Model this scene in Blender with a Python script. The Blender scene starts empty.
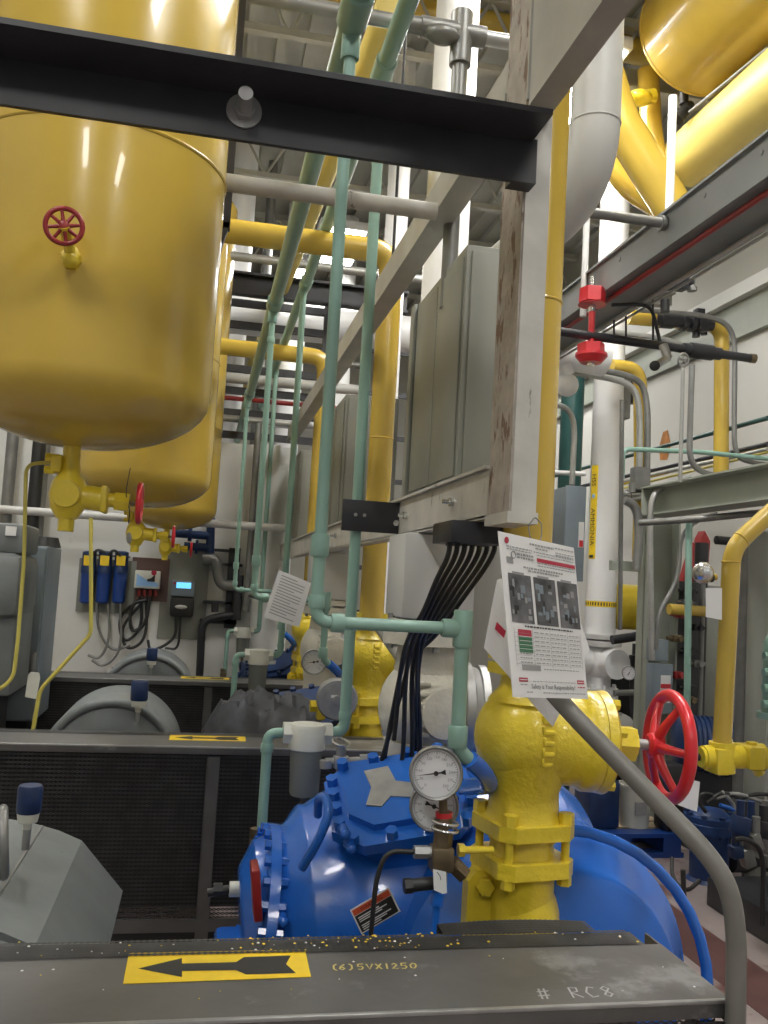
import bpy, bmesh, math, random
from mathutils import Vector as V, Matrix
random.seed(7)
C = bpy.context.scene.collection
PI = math.pi
# ------------------------------------------------------------------ survey of the photograph
F, CX, CY = 900.0, 384.0, 512.0
_dY = V(((200 - CX) / F, (575 - CY) / F, 1)).normalized()
_s, _c = math.sin(math.radians(3.2)), math.cos(math.radians(3.2))
_dZ = V((_s, -_c, -(_dY[0] * _s - _dY[1] * _c) / _dY[2])).normalized()
_dX = _dY.cross(_dZ)
EYE = V((0, 0, 1.6))
def _ray(u, v):
    r = V(((u - CX) / F, (v - CY) / F, 1.0))
    return V((r.dot(_dX), r.dot(_dY), r.dot(_dZ)))
def PY(u, v, Y):
    r = _ray(u, v); return EYE + r * (Y / r.y)
def PX(u, v, X):
    r = _ray(u, v); return EYE + r * (X / r.x)
def PZ(u, v, Z):
    r = _ray(u, v); return EYE + r * ((Z - 1.6) / r.z)
U = 2.25                      # pitch of the compressor units along the room

# ------------------------------------------------------------------ mesh collector
class MB:
    def __init__(s): s.v = []; s.f = []; s.m = []; s.cur = 0
    def mat(s, i): s.cur = i; return s
    def add(s, vs, fs):
        b = len(s.v); s.v += [V(p) for p in vs]
        for f in fs: s.f.append([b + i for i in f]); s.m.append(s.cur)
        return s
    def box(s, c, d, R=None, bev=0.0):
        bm = bmesh.new(); bmesh.ops.create_cube(bm, size=1)
        for v in bm.verts: v.co = V((v.co.x * d[0], v.co.y * d[1], v.co.z * d[2]))
        if bev: bmesh.ops.bevel(bm, geom=bm.edges[:], offset=bev, segments=2, affect='EDGES', profile=.5)
        M = (R or Matrix.Identity(3))
        bm.verts.index_update()
        s.add([M @ v.co + V(c) for v in bm.verts], [[v.index for v in f.verts] for f in bm.faces]); bm.free(); return s
    def bb(s, a, b, bev=0.0):
        a, b = V(a), V(b)
        return s.box((a + b) / 2, [abs(x) for x in (b - a)], None, bev)
    def prism(s, poly, vec):
        n = len(poly); vec = V(vec); P = [V(p) for p in poly]
        return s.add(P + [p + vec for p in P], [list(range(n))[::-1], list(range(n, 2 * n))] +
                     [[i, (i + 1) % n, n + (i + 1) % n, n + i] for i in range(n)])
    def lathe(s, prof, o, ax, seg=24, caps=True, ph=0.0):
        o = V(o); ax = V(ax).normalized()
        a = ax.orthogonal().normalized() if abs(ax.z) > .9 else V((0, 0, 1)).cross(ax).normalized()
        b = ax.cross(a)
        vs = []; fs = []
        for (t, r) in prof:
            for i in range(seg):
                q = 2 * PI * i / seg + ph
                vs.append(o + ax * t + (a * math.cos(q) + b * math.sin(q)) * max(r, 1e-5))
        for j in range(len(prof) - 1):
            for i in range(seg):
                k = (i + 1) % seg
                fs.append([j * seg + i, j * seg + k, (j + 1) * seg + k, (j + 1) * seg + i])
        if caps:
            fs.append(list(range(seg))[::-1]); fs.append([(len(prof) - 1) * seg + i for i in range(seg)])
        return s.add(vs, fs)
    def cyl(s, p0, p1, r, r1=None, seg=20, ph=0.0):
        p0, p1 = V(p0), V(p1); d = p1 - p0
        return s.lathe([(0, r), (d.length, r if r1 is None else r1)], p0, d, seg, True, ph)
    def hexa(s, p0, p1, r): return s.cyl(p0, p1, r, seg=6)
    def ball(s, c, r, seg=24, sq=(1, 1, 1)):
        c = V(c); n = seg // 2; vs = []; fs = []
        for j in range(n + 1):
            t = PI * j / n
            for i in range(seg):
                q = 2 * PI * i / seg
                vs.append(c + V((math.sin(t) * math.cos(q) * r * sq[0], math.sin(t) * math.sin(q) * r * sq[1], math.cos(t) * r * sq[2])))
        for j in range(n):
            for i in range(seg):
                k = (i + 1) % seg
                fs.append([j * seg + i, (j + 1) * seg + i, (j + 1) * seg + k, j * seg + k])
        return s.add(vs, fs)
    def path(s, pts, fil=0.0, n=7):
        P = [V(p) for p in pts]
        if fil <= 0 or len(P) < 3: return P
        out = [P[0]]
        for i in range(1, len(P) - 1):
            a, b, c = P[i - 1], P[i], P[i + 1]
            f1 = min(fil, (a - b).length * .48); f2 = min(fil, (c - b).length * .48)
            p = b + (a - b).normalized() * f1; q = b + (c - b).normalized() * f2
            for k in range(n + 1):
                t = k / n; out.append(p * (1 - t) ** 2 + b * 2 * t * (1 - t) * 1.0 + q * t * t)
        out.append(P[-1]); return out
    def tube(s, pts, r, fil=0.0, seg=14, n=7):
        P = s.path(pts, fil, n)
        T = []
        for i in range(len(P)):
            d = (P[min(i + 1, len(P) - 1)] - P[max(i - 1, 0)])
            T.append(d.normalized() if d.length > 1e-9 else V((0, 0, 1)))
        nrm = T[0].orthogonal().normalized(); vs = []; fs = []
        for i, p in enumerate(P):
            if i: nrm = (nrm - T[i] * nrm.dot(T[i])).normalized()
            bn = T[i].cross(nrm); rr = r(i / (len(P) - 1)) if callable(r) else r
            for k in range(seg):
                q = 2 * PI * k / seg; vs.append(p + (nrm * math.cos(q) + bn * math.sin(q)) * rr)
        for j in range(len(P) - 1):
            for i in range(seg):
                k = (i + 1) % seg
                fs.append([j * seg + i, j * seg + k, (j + 1) * seg + k, (j + 1) * seg + i])
        fs.append(list(range(seg))[::-1]); fs.append([(len(P) - 1) * seg + i for i in range(seg)])
        return s.add(vs, fs)
    def torus(s, c, ax, R, r, seg=32, sg=12, sq=1.0):
        c = V(c); ax = V(ax).normalized(); a = ax.orthogonal().normalized(); b = ax.cross(a); vs = []; fs = []
        for i in range(seg):
            q = 2 * PI * i / seg; d = a * math.cos(q) + b * math.sin(q)
            for k in range(sg):
                w = 2 * PI * k / sg; vs.append(c + d * (R + r * math.cos(w)) + ax * (r * sq * math.sin(w)))
        for i in range(seg):
            for k in range(sg):
                fs.append([i * sg + k, ((i + 1) % seg) * sg + k, ((i + 1) % seg) * sg + (k + 1) % sg, i * sg + (k + 1) % sg])
        return s.add(vs, fs)
    def quad(s, a, b, c, d): return s.add([a, b, c, d], [[0, 1, 2, 3]])
    def text(s, body, o, ex, ey, size, align='LEFT'):
        "letters in the plane o + x*ex + y*ey (ex, ey unit vectors)"
        cu = bpy.data.curves.new('t', 'FONT'); cu.body = body; cu.size = size; cu.align_x = align; cu.align_y = 'CENTER'; cu.resolution_u = 2
        ob = bpy.data.objects.new('t', cu); C.objects.link(ob); bpy.context.view_layer.update()
        me = bpy.data.meshes.new_from_object(ob.evaluated_get(bpy.context.evaluated_depsgraph_get()))
        o, ex, ey = V(o), V(ex), V(ey)
        s.add([o + ex * v.co.x + ey * v.co.y for v in me.vertices], [list(p.vertices) for p in me.polygons])
        bpy.data.objects.remove(ob); bpy.data.curves.remove(cu); bpy.data.meshes.remove(me); return s
    def stroke(s, pts, w, nrm):
        P = [V(p) for p in pts]; nrm = V(nrm); vs = []; fs = []
        for i, p in enumerate(P):
            d = (P[min(i + 1, len(P) - 1)] - P[max(i - 1, 0)]).normalized(); q = nrm.cross(d).normalized() * w / 2
            vs += [p - q, p + q]
        for i in range(len(P) - 1): fs.append([2 * i, 2 * i + 2, 2 * i + 3, 2 * i + 1])
        return s.add(vs, fs)
    def build(s, name, mats, parent=None, loc=None, ang=38):
        if not isinstance(mats, (list, tuple)): mats = [mats]
        o0 = V(loc) if loc is not None else V((0, 0, 0))
        if parent is not None:
            r = parent
            while r.parent is not None: r = r.parent
            o0 = r.location.copy()
        me = bpy.data.meshes.new(name); me.from_pydata([v - o0 for v in s.v], [], s.f)
        for m in mats: me.materials.append(m)
        me.polygons.foreach_set('material_index', s.m)
        me.polygons.foreach_set('use_smooth', [True] * len(s.f)); me.update()
        me.set_sharp_from_angle(angle=math.radians(ang))
        ob = bpy.data.objects.new(name, me); C.objects.link(ob)
        if parent is not None: ob.parent = parent
        else: ob.location = o0
        return ob

def tag(o, label, cat, group=None, kind=None):
    o['label'] = label; o['category'] = cat
    if group: o['group'] = group
    if kind: o['kind'] = kind
    return o
def thing(name, label, cat, loc, group=None):
    o = bpy.data.objects.new(name, None); o.empty_display_size = .05; C.objects.link(o); o.location = V(loc)
    return tag(o, label, cat, group)
def solo(name, mb, m, label, cat, loc=None, group=None):
    if loc is None:
        n = len(mb.v); lo = V([min(v[i] for v in mb.v) for i in range(3)]); hi = V([max(v[i] for v in mb.v) for i in range(3)])
        loc = V(((lo.x + hi.x) / 2, (lo.y + hi.y) / 2, lo.z))
    return tag(mb.build(name, m, None, loc), label, cat, group)
def struct(name, mb, m):
    o = mb.build(name, m); o['kind'] = 'structure'; return o
def dup(o, off, label=None, parent=None):
    c = o.copy(); C.objects.link(c)
    if parent is None:
        c.location = o.location + V(off)
        if label: c['label'] = label
    else: c.parent = parent
    for ch in list(o.children): dup(ch, (0, 0, 0), None, c)
    return c

# ------------------------------------------------------------------ materials
def mat(name, col, rough=.5, metal=0.0, var=.12, scale=6.0, bump=0.0, bscale=30.0, spot=None, emit=None, coat=0.0, alpha=None):
    m = bpy.data.materials.new(name); m.use_nodes = True; nt = m.node_tree; b = nt.nodes['Principled BSDF']
    b.inputs['Roughness'].default_value = rough; b.inputs['Metallic'].default_value = metal
    b.inputs['Coat Weight'].default_value = coat
    tc = nt.nodes.new('ShaderNodeTexCoord'); nz = nt.nodes.new('ShaderNodeTexNoise')
    nz.inputs['Scale'].default_value = scale; nz.inputs['Detail'].default_value = 5
    nt.links.new(tc.outputs['Object'], nz.inputs['Vector'])
    cr = nt.nodes.new('ShaderNodeValToRGB')
    lo = [c * (1 - var) for c in col]; hi = [min(1, c * (1 + var)) for c in col]
    cr.color_ramp.elements[0].color = (*lo, 1); cr.color_ramp.elements[1].color = (*hi, 1)
    cr.color_ramp.elements[0].position = .3; cr.color_ramp.elements[1].position = .7
    nt.links.new(nz.outputs['Fac'], cr.inputs['Fac']); out = cr.outputs['Color']
    if spot:        # (colour, scale, threshold)  worn or stained patches
        n2 = nt.nodes.new('ShaderNodeTexNoise'); n2.inputs['Scale'].default_value = spot[1]; n2.inputs['Detail'].default_value = 8
        n2.inputs['Roughness'].default_value = .65
        mp = nt.nodes.new('ShaderNodeMapping'); nt.links.new(tc.outputs['Object'], mp.inputs['Vector'])
        if len(spot) > 3: mp.inputs['Scale'].default_value = spot[3]
        nt.links.new(mp.outputs['Vector'], n2.inputs['Vector'])
        c2 = nt.nodes.new('ShaderNodeValToRGB'); c2.color_ramp.elements[0].position = spot[2]; c2.color_ramp.elements[1].position = spot[2] + .06
        nt.links.new(n2.outputs['Fac'], c2.inputs['Fac'])
        mx = nt.nodes.new('ShaderNodeMix'); mx.data_type = 'RGBA'
        nt.links.new(c2.outputs['Color'], mx.inputs['Factor']); nt.links.new(out, mx.inputs['A']); mx.inputs['B'].default_value = (*spot[0], 1)
        out = mx.outputs['Result']
    nt.links.new(out, b.inputs['Base Color'])
    if bump:
        n3 = nt.nodes.new('ShaderNodeTexNoise'); n3.inputs['Scale'].default_value = bscale; n3.inputs['Detail'].default_value = 3
        nt.links.new(tc.outputs['Object'], n3.inputs['Vector'])
        bp = nt.nodes.new('ShaderNodeBump'); bp.inputs['Strength'].default_value = bump; bp.inputs['Distance'].default_value = .01
        nt.links.new(n3.outputs['Fac'], bp.inputs['Height']); nt.links.new(bp.outputs['Normal'], b.inputs['Normal'])
    if emit:
        b.inputs['Emission Color'].default_value = (*emit[0], 1); b.inputs['Emission Strength'].default_value = emit[1]
    if alpha is not None: b.inputs['Transmission Weight'].default_value = alpha; b.inputs['IOR'].default_value = 1.1
    return m
M = {}
M['yellow'] = mat('yellow_paint', (.53, .365, .055), .26, 0, .07, 4, .10, 14, coat=.3)
M['yellow_cast'] = mat('yellow_cast_paint', (.72, .55, .035), .30, 0, .08, 6, .30, 60, coat=.2)
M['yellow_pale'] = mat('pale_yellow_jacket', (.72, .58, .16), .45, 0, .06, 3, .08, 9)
M['yellow_hose'] = mat('yellow_tubing', (.55, .48, .10), .4)
M['green'] = mat('seafoam_pvc', (.235, .385, .32), .38, 0, .06, 8)
M['teal'] = mat('teal_paint', (.015, .065, .06), .4)
M['blue'] = mat('blue_paint', (.016, .125, .52), .24, 0, .12, 5, .12, 22, coat=.3)
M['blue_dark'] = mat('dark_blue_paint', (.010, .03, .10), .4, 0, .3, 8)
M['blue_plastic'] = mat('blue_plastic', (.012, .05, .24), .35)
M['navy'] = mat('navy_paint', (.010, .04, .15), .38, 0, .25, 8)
M['red'] = mat('red_paint', (.58, .018, .028), .3, 0, .1, 8, .05, 40, coat=.2)
M['red_dark'] = mat('dark_red_paint', (.26, .02, .02), .35)
M['black_steel'] = mat('black_painted_steel', (.022, .022, .026), .42, 0, .25, 8, .06, 40)
M['black'] = mat('black_rubber', (.018, .018, .018), .5)
M['guard'] = mat('dark_guard_plate', (.115, .112, .108), .40, .2, .25, 5, .05, 30, spot=((.20, .20, .20), 3, .60))
M['guard_mesh'] = mat('dark_expanded_metal', (.062, .062, .062), .5, .3, .3, 20)
M['motor'] = mat('grey_motor_paint', (.17, .185, .187), .45, 0, .12, 8, .08, 30, spot=((.05, .05, .05), 14, .68))
M['cab'] = mat('grey_enclosure', (.215, .22, .19), .45, .1, .08, 2)
M['cab_blue'] = mat('blue_grey_enclosure', (.19, .23, .26), .45, 0, .1, 4)
M['worn'] = mat('worn_grey_white_paint', (.47, .455, .41), .5, 0, .12, 10, .08, 40, spot=((.10, .07, .05), 22, .64, (1, 1, .25)))
M['rust'] = mat('rusted_paint', (.36, .32, .28), .6, 0, .2, 20, .15, 50, spot=((.14, .08, .06), 26, .55, (1, 1, .35)))
M['frame'] = mat('grey_frame_paint', (.36, .35, .31), .48, 0, .12, 6, .05, 30)
M['beam'] = mat('blue_grey_beam_paint', (.19, .20, .20), .5, 0, .12, 3)
M['beam_green'] = mat('green_grey_beam_paint', (.30, .32, .27), .5, 0, .1, 3)
M['galv'] = mat('galvanised_conduit', (.40, .40, .38), .38, .55, .12, 10)
M['galv_dark'] = mat('dull_conduit', (.22, .22, .21), .42, .5, .15, 10)
M['handrail'] = mat('grey_rail_paint', (.17, .165, .15), .42, .2, .15, 10)
M['white_pipe'] = mat('white_pvc_jacket', (.80, .80, .80), .35, 0, .03, 3)
M['grey_pipe'] = mat('grey_jacket', (.52, .52, .50), .42, 0, .06, 3)
M['cream'] = mat('cream_cast_paint', (.50, .48, .41), .45, 0, .12, 8, .3, 40)
M['plastic_white'] = mat('white_plastic', (.62, .62, .55), .35)
M['bowl'] = mat('smoky_bowl', (.26, .27, .25), .15, 0, .05, 4, alpha=.35)
M['brass'] = mat('dull_brass', (.16, .12, .07), .4, .6, .25, 30)
M['steel'] = mat('bright_steel', (.62, .62, .60), .25, .9, .08, 20)
M['steel_dull'] = mat('dull_steel', (.34, .34, .33), .42, .6, .15, 20)
M['dial'] = mat('dial_white', (.74, .74, .76), .4, 0, .02)
M['ink'] = mat('ink_black', (.02, .02, .02), .6)
M['ink_grey'] = mat('ink_grey', (.30, .30, .30), .6)
M['paper'] = mat('paper_white', (.74, .74, .73), .35, 0, .03, 3, coat=.25)
M['photo'] = mat('grey_photo_print', (.10, .10, .105), .4, 0, .75, 26)
M['decal_red'] = mat('decal_red', (.42, .02, .05), .4)
M['decal_orange'] = mat('decal_orange', (.62, .10, .04), .4)
M['decal_green'] = mat('decal_green', (.02, .16, .06), .4)
M['decal_yellow'] = mat('decal_yellow', (.80, .56, .02), .42, 0, .08, 20)
M['paint_pen'] = mat('yellow_paint_pen', (.60, .50, .16), .5)
M['chalk'] = mat('white_chalk', (.36, .36, .36), .6)
M['sky_blue'] = mat('decal_blue', (.25, .45, .75), .4)
M['screen'] = mat('lit_screen', (.1, .35, .5), .3, emit=((.15, .55, .9), 1.1))
M['brown'] = mat('brown_board', (.11, .06, .05), .6)
M['lamp'] = mat('lamp_lens', (.9, .9, .9), .4, emit=((1, .985, .95), 34))
M['lamp_body'] = mat('lamp_body', (.6, .6, .6), .4)
M['wood'] = mat('raw_pallet_wood', (.42, .33, .22), .6, 0, .2, 12)
M['grate'] = mat('dark_rack_steel', (.05, .05, .055), .5, .2, .2, 10)
M['wall_w'] = mat('white_block_wall', (.66, .66, .63), .6, 0, .07, 1.2, .12, 8, spot=((.45, .45, .42), 2.2, .62))
M['wall_l'] = mat('pale_panel_wall', (.60, .59, .55), .55, 0, .05, 1)
M['wall_c'] = mat('cream_panel_wall', (.43, .42, .365), .55, 0, .05, 1)
M['deck'] = mat('grey_roof_deck', (.42, .42, .38), .55, .2, .1, 2)
M['truss'] = mat('grey_roof_joist', (.42, .41, .36), .5)
M['floor'] = mat('worn_red_floor_paint', (.30, .25, .24), .38, 0, .15, 3, .05, 12, spot=((.13, .055, .05), 1.6, .52))
M['cloth'] = mat('grey_tarp', (.05, .052, .06), .6, 0, .5, 10, .4, 20)
# ------------------------------------------------------------------ the hall
WB = 7.75
struct('floor', MB().bb((-3.2, -6.5, -.1), (4.6, 14.6, 0)), M['floor'])
struct('wall_back', MB().bb((-3.2, WB, 0), (.70, WB + .15, 2.74)), M['wall_w'])
struct('wall_right', MB().mat(0).bb((4.5, -6.5, 4.0), (4.6, 14.6, 6.2)).mat(1).bb((4.5, -6.5, 0), (4.6, 14.6, 4.0)), [M['wall_c'], M['wall_l']])  # darker cream on the upper wall paints in the shade there
struct('wall_left', MB().bb((-3.3, -6.5, 0), (-3.2, 14.6, 6.2)), M['wall_c'])
struct('wall_far', MB().bb((-3.2, 14.5, 0), (4.5, 14.6, 6.2)), M['wall_c'])
mb = MB()
x = -3.2
while x < 4.5:                     # fluted roof deck
    mb.bb((x, -6.5, 6.06), (x + .17, 14.6, 6.1)); mb.bb((x + .15, -6.5, 6.0), (x + .24, 14.6, 6.1)); x += .24
struct('ceiling', mb, M['deck'])
mb = MB(); Zp = 4.34
mb.bb((4.36, -1, Zp - .10), (4.5, 14.4, Zp + .02))
struct('trim_1', mb, M['wall_w'])
struct('trim_2', MB().bb((4.44, -1, Zp - .42), (4.5, 14.4, Zp - .10)), M['beam_green'])
fa, fb = PZ(704, 928, 0).x, PZ(742, 1000, 0).x
struct('trim_3', MB().bb((fb, -6, 0), (fa, 14, .002)), mat('maroon_floor_paint', (.11, .05, .045), .4, 0, .25, 4))
for i in range(6):
    mb = MB(); y = 1.5 + i * 2.3
    mb.bb((-3.2, y - .04, 5.93), (4.5, y + .04, 6.0)); mb.bb((-3.2, y - .03, 5.4), (4.5, y + .03, 5.45))
    for k in range(13):
        a = -3.2 + k * .59; mb.cyl((a, y, 5.43), (a + .295, y, 5.95), .013, seg=8); mb.cyl((a + .295, y, 5.95), (a + .59, y, 5.43), .013, seg=8)
    names = ['over the nearest tank', 'over the second compressor', 'over the third tank', 'above the white partition', 'beyond the white partition', 'closest to the far end wall']
    solo('roof_joist', mb, M['truss'], 'grey open web steel roof joist ' + names[i], 'roof joist', group=None)
# lamps
def lamp(p, label, w=.45, l=1.2):
    t = thing('ceiling_lamp', label, 'lamp', (p[0], p[1], p[2] + .1), 'high bay lamps')
    MB().bb((p[0] - w / 2 - .03, p[1] - l / 2 - .03, p[2] + .012), (p[0] + w / 2 + .03, p[1] + l / 2 + .03, p[2] + .1), .01).build('housing', M['lamp_body'], t)
    MB().bb((p[0] - w / 2, p[1] - l / 2, p[2]), (p[0] + w / 2, p[1] + l / 2, p[2] + .01)).build('lens', M['lamp'], t)
    for s in (-1, 1): MB().cyl((p[0], p[1] + s * l * .35, p[2] + .1), (p[0], p[1] + s * l * .35, 6.0), .006, seg=6).build('hanger', M['steel_dull'], t)
for p, lb in (((-1.5, .6, 5.2), 'high bay lamp over the front of the nearest tank'), ((1.6, .8, 5.2), 'high bay lamp over the front of the yellow valve'),
              ((-1.3, 4.0, 5.2), 'high bay lamp above the second tank'), ((1.7, 4.0, 5.2), 'high bay lamp above the second compressor'),
              ((-1.2, -3.0, 5.0), 'high bay lamp behind the camera on the tank side'), ((1.8, -3.2, 5.0), 'high bay lamp behind the camera on the aisle side'), ((2.3, 5.9, 5.2), 'high bay lamp above the girder and ammonia pipe'), ((2.1, 3.2, 5.45), 'high bay lamp between the grey jacketed elbow and the yellow drum'),
              ((-1.4, 6.9, 5.3), 'high bay lamp above the white partition'), ((1.2, 9.5, 5.2), 'high bay lamp beyond the white partition'),
              ((3.4, 10.5, 5.2), 'high bay lamp near the far right corner')):
    lamp(p, lb)

# ------------------------------------------------------------------ steel frame with column
mb = MB()
mb.mat(0).bb((.650, 1.85, 1.752), (.706, 2.0, 3.6)); mb.mat(1).bb((.645, 1.853, 1.752), (.651, 2.003, 3.6))
mb.mat(0).bb((.640, 1.846, 1.75), (.710, 2.006, 1.775))
t = thing('steel_column', 'worn grey-white steel column holding the placard beside the yellow riser', 'column', (.67, 1.92, 1.75))
mb.build('post', [M['worn'], M['rust']], t)
mb = MB()
pts = [(.6465, 1.846 , 2.5 + i * .09) for i in range(12)]
mb.tube([(p[0] + random.uniform(-.002, .002), p[1], p[2]) for p in pts], .006, seg=6)
mb.build('weld_bead', M['brass'], t)
mb = MB(); mb.bb((.645, -.8, 2.685), (.706, 1.846, 3.05)); mb.bb((.640, 1.838, 2.70), (.712, 1.846, 3.2))
solo('overhead_beam', mb, M['frame'], 'grey steel beam running overhead to the top of the worn column', 'beam')
mb = MB(); X0 = .645                                 # lower channel: web, two flanges to +X
mb.bb((X0, 2.0, 1.772), (X0 + .008, 7.6, 1.890)); mb.bb((X0, 2.0, 1.884), (X0 + .06, 7.6, 1.892)); mb.bb((X0, 2.0, 1.768), (X0 + .06, 7.6, 1.776))
mb.bb((X0 - .012, 2.0, 1.885), (X0 + .02, 7.6, 1.893))
t = thing('lower_channel', 'grey-white steel channel under the row of grey cabinets', 'channel', (X0, 2.0, 1.77))
mb.build('channel_web', M['worn'], t)
for y in (2.30, 2.85, 3.6, 4.4, 5.2):
    MB().hexa((X0, y, 1.83), (X0 - .012, y, 1.83), .013).cyl((X0 - .012, y, 1.83), (X0 - .03, y, 1.83), .006, seg=10).build('bolt', M['steel'], t)
mb = MB()
mb.bb((X0, 2.0, 2.78), (X0 + .008, 7.6, 2.885)); mb.bb((X0, 2.0, 2.775), (X0 + .075, 7.6, 2.785)); mb.bb((X0 - .006, 2.0, 2.77), (X0 + .002, 7.6, 2.80))
solo('upper_channel', mb, M['frame'], 'grey steel channel running back above the row of grey cabinets', 'channel')
# black cross beam (angle)
Zb = 2.488; mb = MB()
mb.bb((-1.5, 1.80, Zb), (.655, 1.812, Zb + .10)); mb.bb((-1.5, 1.68, Zb + .092), (.642, 1.812, Zb + .104))
mb.bb((.60, 1.812, Zb), (.655, 1.845, Zb + .1))
t = thing('black_beam', 'black painted angle beam crossing in front of the nearest tank', 'beam', (.3, 1.76, Zb))
mb.build('angle', M['black_steel'], t)
b = PY(244, 112, 1.80)
MB().cyl(b, b - V((0, .006, 0)), .036, seg=28).build('washer', M['steel_dull'], t)
MB().hexa(b - V((0, .006, 0)), b - V((0, .02, 0)), .022).cyl(b - V((0, .02, 0)), b - V((0, .075, 0)), .0145, seg=18).build('bolt', M['steel_dull'], t)
# grey cabinets between the channels
t = thing('grey_cabinet', 'tall ribbed grey cabinet directly behind the worn column', 'cabinet', (.86, 2.7, 1.893), 'grey cabinets along the channel frame')
mb = MB(); mb.bb((.705, 2.50, 1.893), (1.0, 3.15, 2.62), .006)
mb.build('body', M['cab'], t)
mb = MB()
for k in range(2): mb.bb((.699, 2.52 + k * .29, 1.93), (.705, 2.80 + k * .285, 2.59), .002)
mb.bb((.690, 3.11, 1.893), (.705, 3.16, 2.62), .003)
mb.build('side_panel', M['cab'], t)
MB().bb((.72, 2.490, 1.92), (.985, 2.50, 2.60), .003).build('door', M['cab'], t)
dup(t, (0, U, 0), 'middle grey cabinet of the row, seen behind the seafoam drops')
dup(t, (0, 2 * U, 0), 'farthest grey cabinet of the row, past the small yellow riser')
# black plate at the channel
a = PX(400, 505, X0); mb = MB()
mb.bb((X0 - .195, a.y, 1.775), (X0 + .0, a.y + .012, 1.88), .001)
t = thing('black_plate', 'flat black bracket plate sticking out from the lower channel', 'bracket', (X0 - .1, a.y, 1.775))
mb.build('plate', M['black_steel'], t)
for dx in (.03, .06): MB().cyl((X0 - .18 + dx, a.y, 1.83), (X0 - .18 + dx, a.y - .004, 1.83), .006, seg=10).build('screw', M['steel_dull'], t)
MB().hexa((X0 - .012, a.y, 1.81), (X0 - .012, a.y - .012, 1.81), .011).build('bolt', M['steel'], t)

# ------------------------------------------------------------------ yellow tanks
def handwheel(c, ax, R, r, spokes, hub, cone=0.0):
    c = V(c); ax = V(ax).normalized(); a = ax.orthogonal().normalized(); b = ax.cross(a)
    mb = MB().torus(c, ax, R, r, 40, 12)
    for i in range(spokes):
        q = 2 * PI * (i + .25) / spokes; d = a * math.cos(q) + b * math.sin(q)
        mb.tube([c - ax * cone + d * hub * .5, c - ax * cone * .7 + d * R * .5, c + d * (R - r * .3)], lambda t_: r * (.85 - .2 * t_), fil=R * .2, seg=10)
    mb.lathe([(-hub * .7, hub * .75), (-hub * .5, hub), (hub * .5, hub), (hub * .7, hub * .7)], c - ax * cone, ax, 18)
    return mb
def dome(r, h, n=9): return [(-h * math.sin(PI / 2 * (1 - i / n)), r * math.cos(PI / 2 * (1 - i / n))) for i in range(n + 1)]
TX, TY, TR, TZ = -.352, 2.62, .345, 2.10
def tank(label):
    t = thing('yellow_tank', label, 'tank', (TX, TY, 1.82), 'yellow vertical tanks')
    o = V((TX, TY, TZ))
    mb = MB(); mb.lathe(dome(TR, .165) + [(2.4, TR), (2.5, TR * .8), (2.56, .1)], o, (0, 0, 1), 72)
    mb.build('shell', M['yellow'], t)
    MB().torus(o + V((0, 0, .63)), (0, 0, 1), TR - .004, .0085, 72, 8, .8).build('weld_seam', M['yellow'], t)
    d = V((TX - .022, TY, 0))
    mb = MB()
    mb.lathe([(0, .024), (.10, .024), (.102, .03), (.125, .03), (.128, .022)], d + V((0, 0, 1.86)), (0, 0, 1), 20)
    mb.lathe([(0, .028), (.03, .046), (.065, .052), (.10, .046), (.13, .028), (.15, .026)], d + V((0, 0, 1.735)), (0, 0, 1), 24)
    mb.cyl(d + V((0, 0, 1.70)), d + V((0, 0, 1.74)), .022, seg=16)
    mb.cyl(d + V((0, -.03, 1.80)), d + V((0, -.058, 1.80)), .040, .036, seg=22)
    mb.cyl(d + V((.03, 0, 1.80)), d + V((.09, 0, 1.795)), .034); mb.box(d + V((.098, 0, 1.795)), (.018, .075, .075), None, .006)
    mb.cyl(d + V((.105, 0, 1.795)), d + V((.13, 0, 1.795)), .020); mb.hexa(d + V((.125, 0, 1.793)), d + V((.165, 0, 1.792)), .028)
    mb.box(d + V((-.035, .0, 1.885)), (.03, .07, .05), None, .008); mb.hexa(d + V((-.04, -.02, 1.90)), d + V((-.065, -.02, 1.90)), .012); mb.hexa(d + V((-.04, -.02, 1.865)), d + V((-.065, -.02, 1.865)), .012)
    vb = mb.build('drain_valve', M['yellow_cast'], t)
    MB().cyl(d + V((.165, 0, 1.792)), d + V((.19, 0, 1.792)), .006, seg=10).build('stem', M['brass'], vb)
    handwheel(d + V((.193, 0, 1.792)), (1, 0, 0), .052, .008, 4, .013).build('handwheel', M['red'], vb)
    return t
t1 = tank('large yellow tank nearest the camera, cut by the black angle beam')
dup(t1, (.030, U, 0), 'second yellow tank, half hidden behind the nearest tank')
dup(t1, (.10, 2 * U, 0), 'third yellow tank, a sliver behind the second by the white wall')
# gauge valve on the front of the nearest tank
w = PY(64, 226, 2.20); h = V((w.x + .012, TY - TR + .06, w.z - .06))
mb = MB(); mb.cyl(h, h - V((0, .07, 0)), .017); mb.hexa(h - V((0, .05, 0)), h - V((0, .085, -.012)), .024)
mb.cyl(h - V((0, .075, -.01)), (w.x, w.y, w.z), .013); mb.ball(h - V((0, .075, -.0)), .022, 16)
vb = mb.build('sight_valve', M['yellow_cast'], t1)
handwheel(w, (.1, -1, -.08), .042, .0062, 8, .011).build('handwheel', M['red_dark'], vb)
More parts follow.
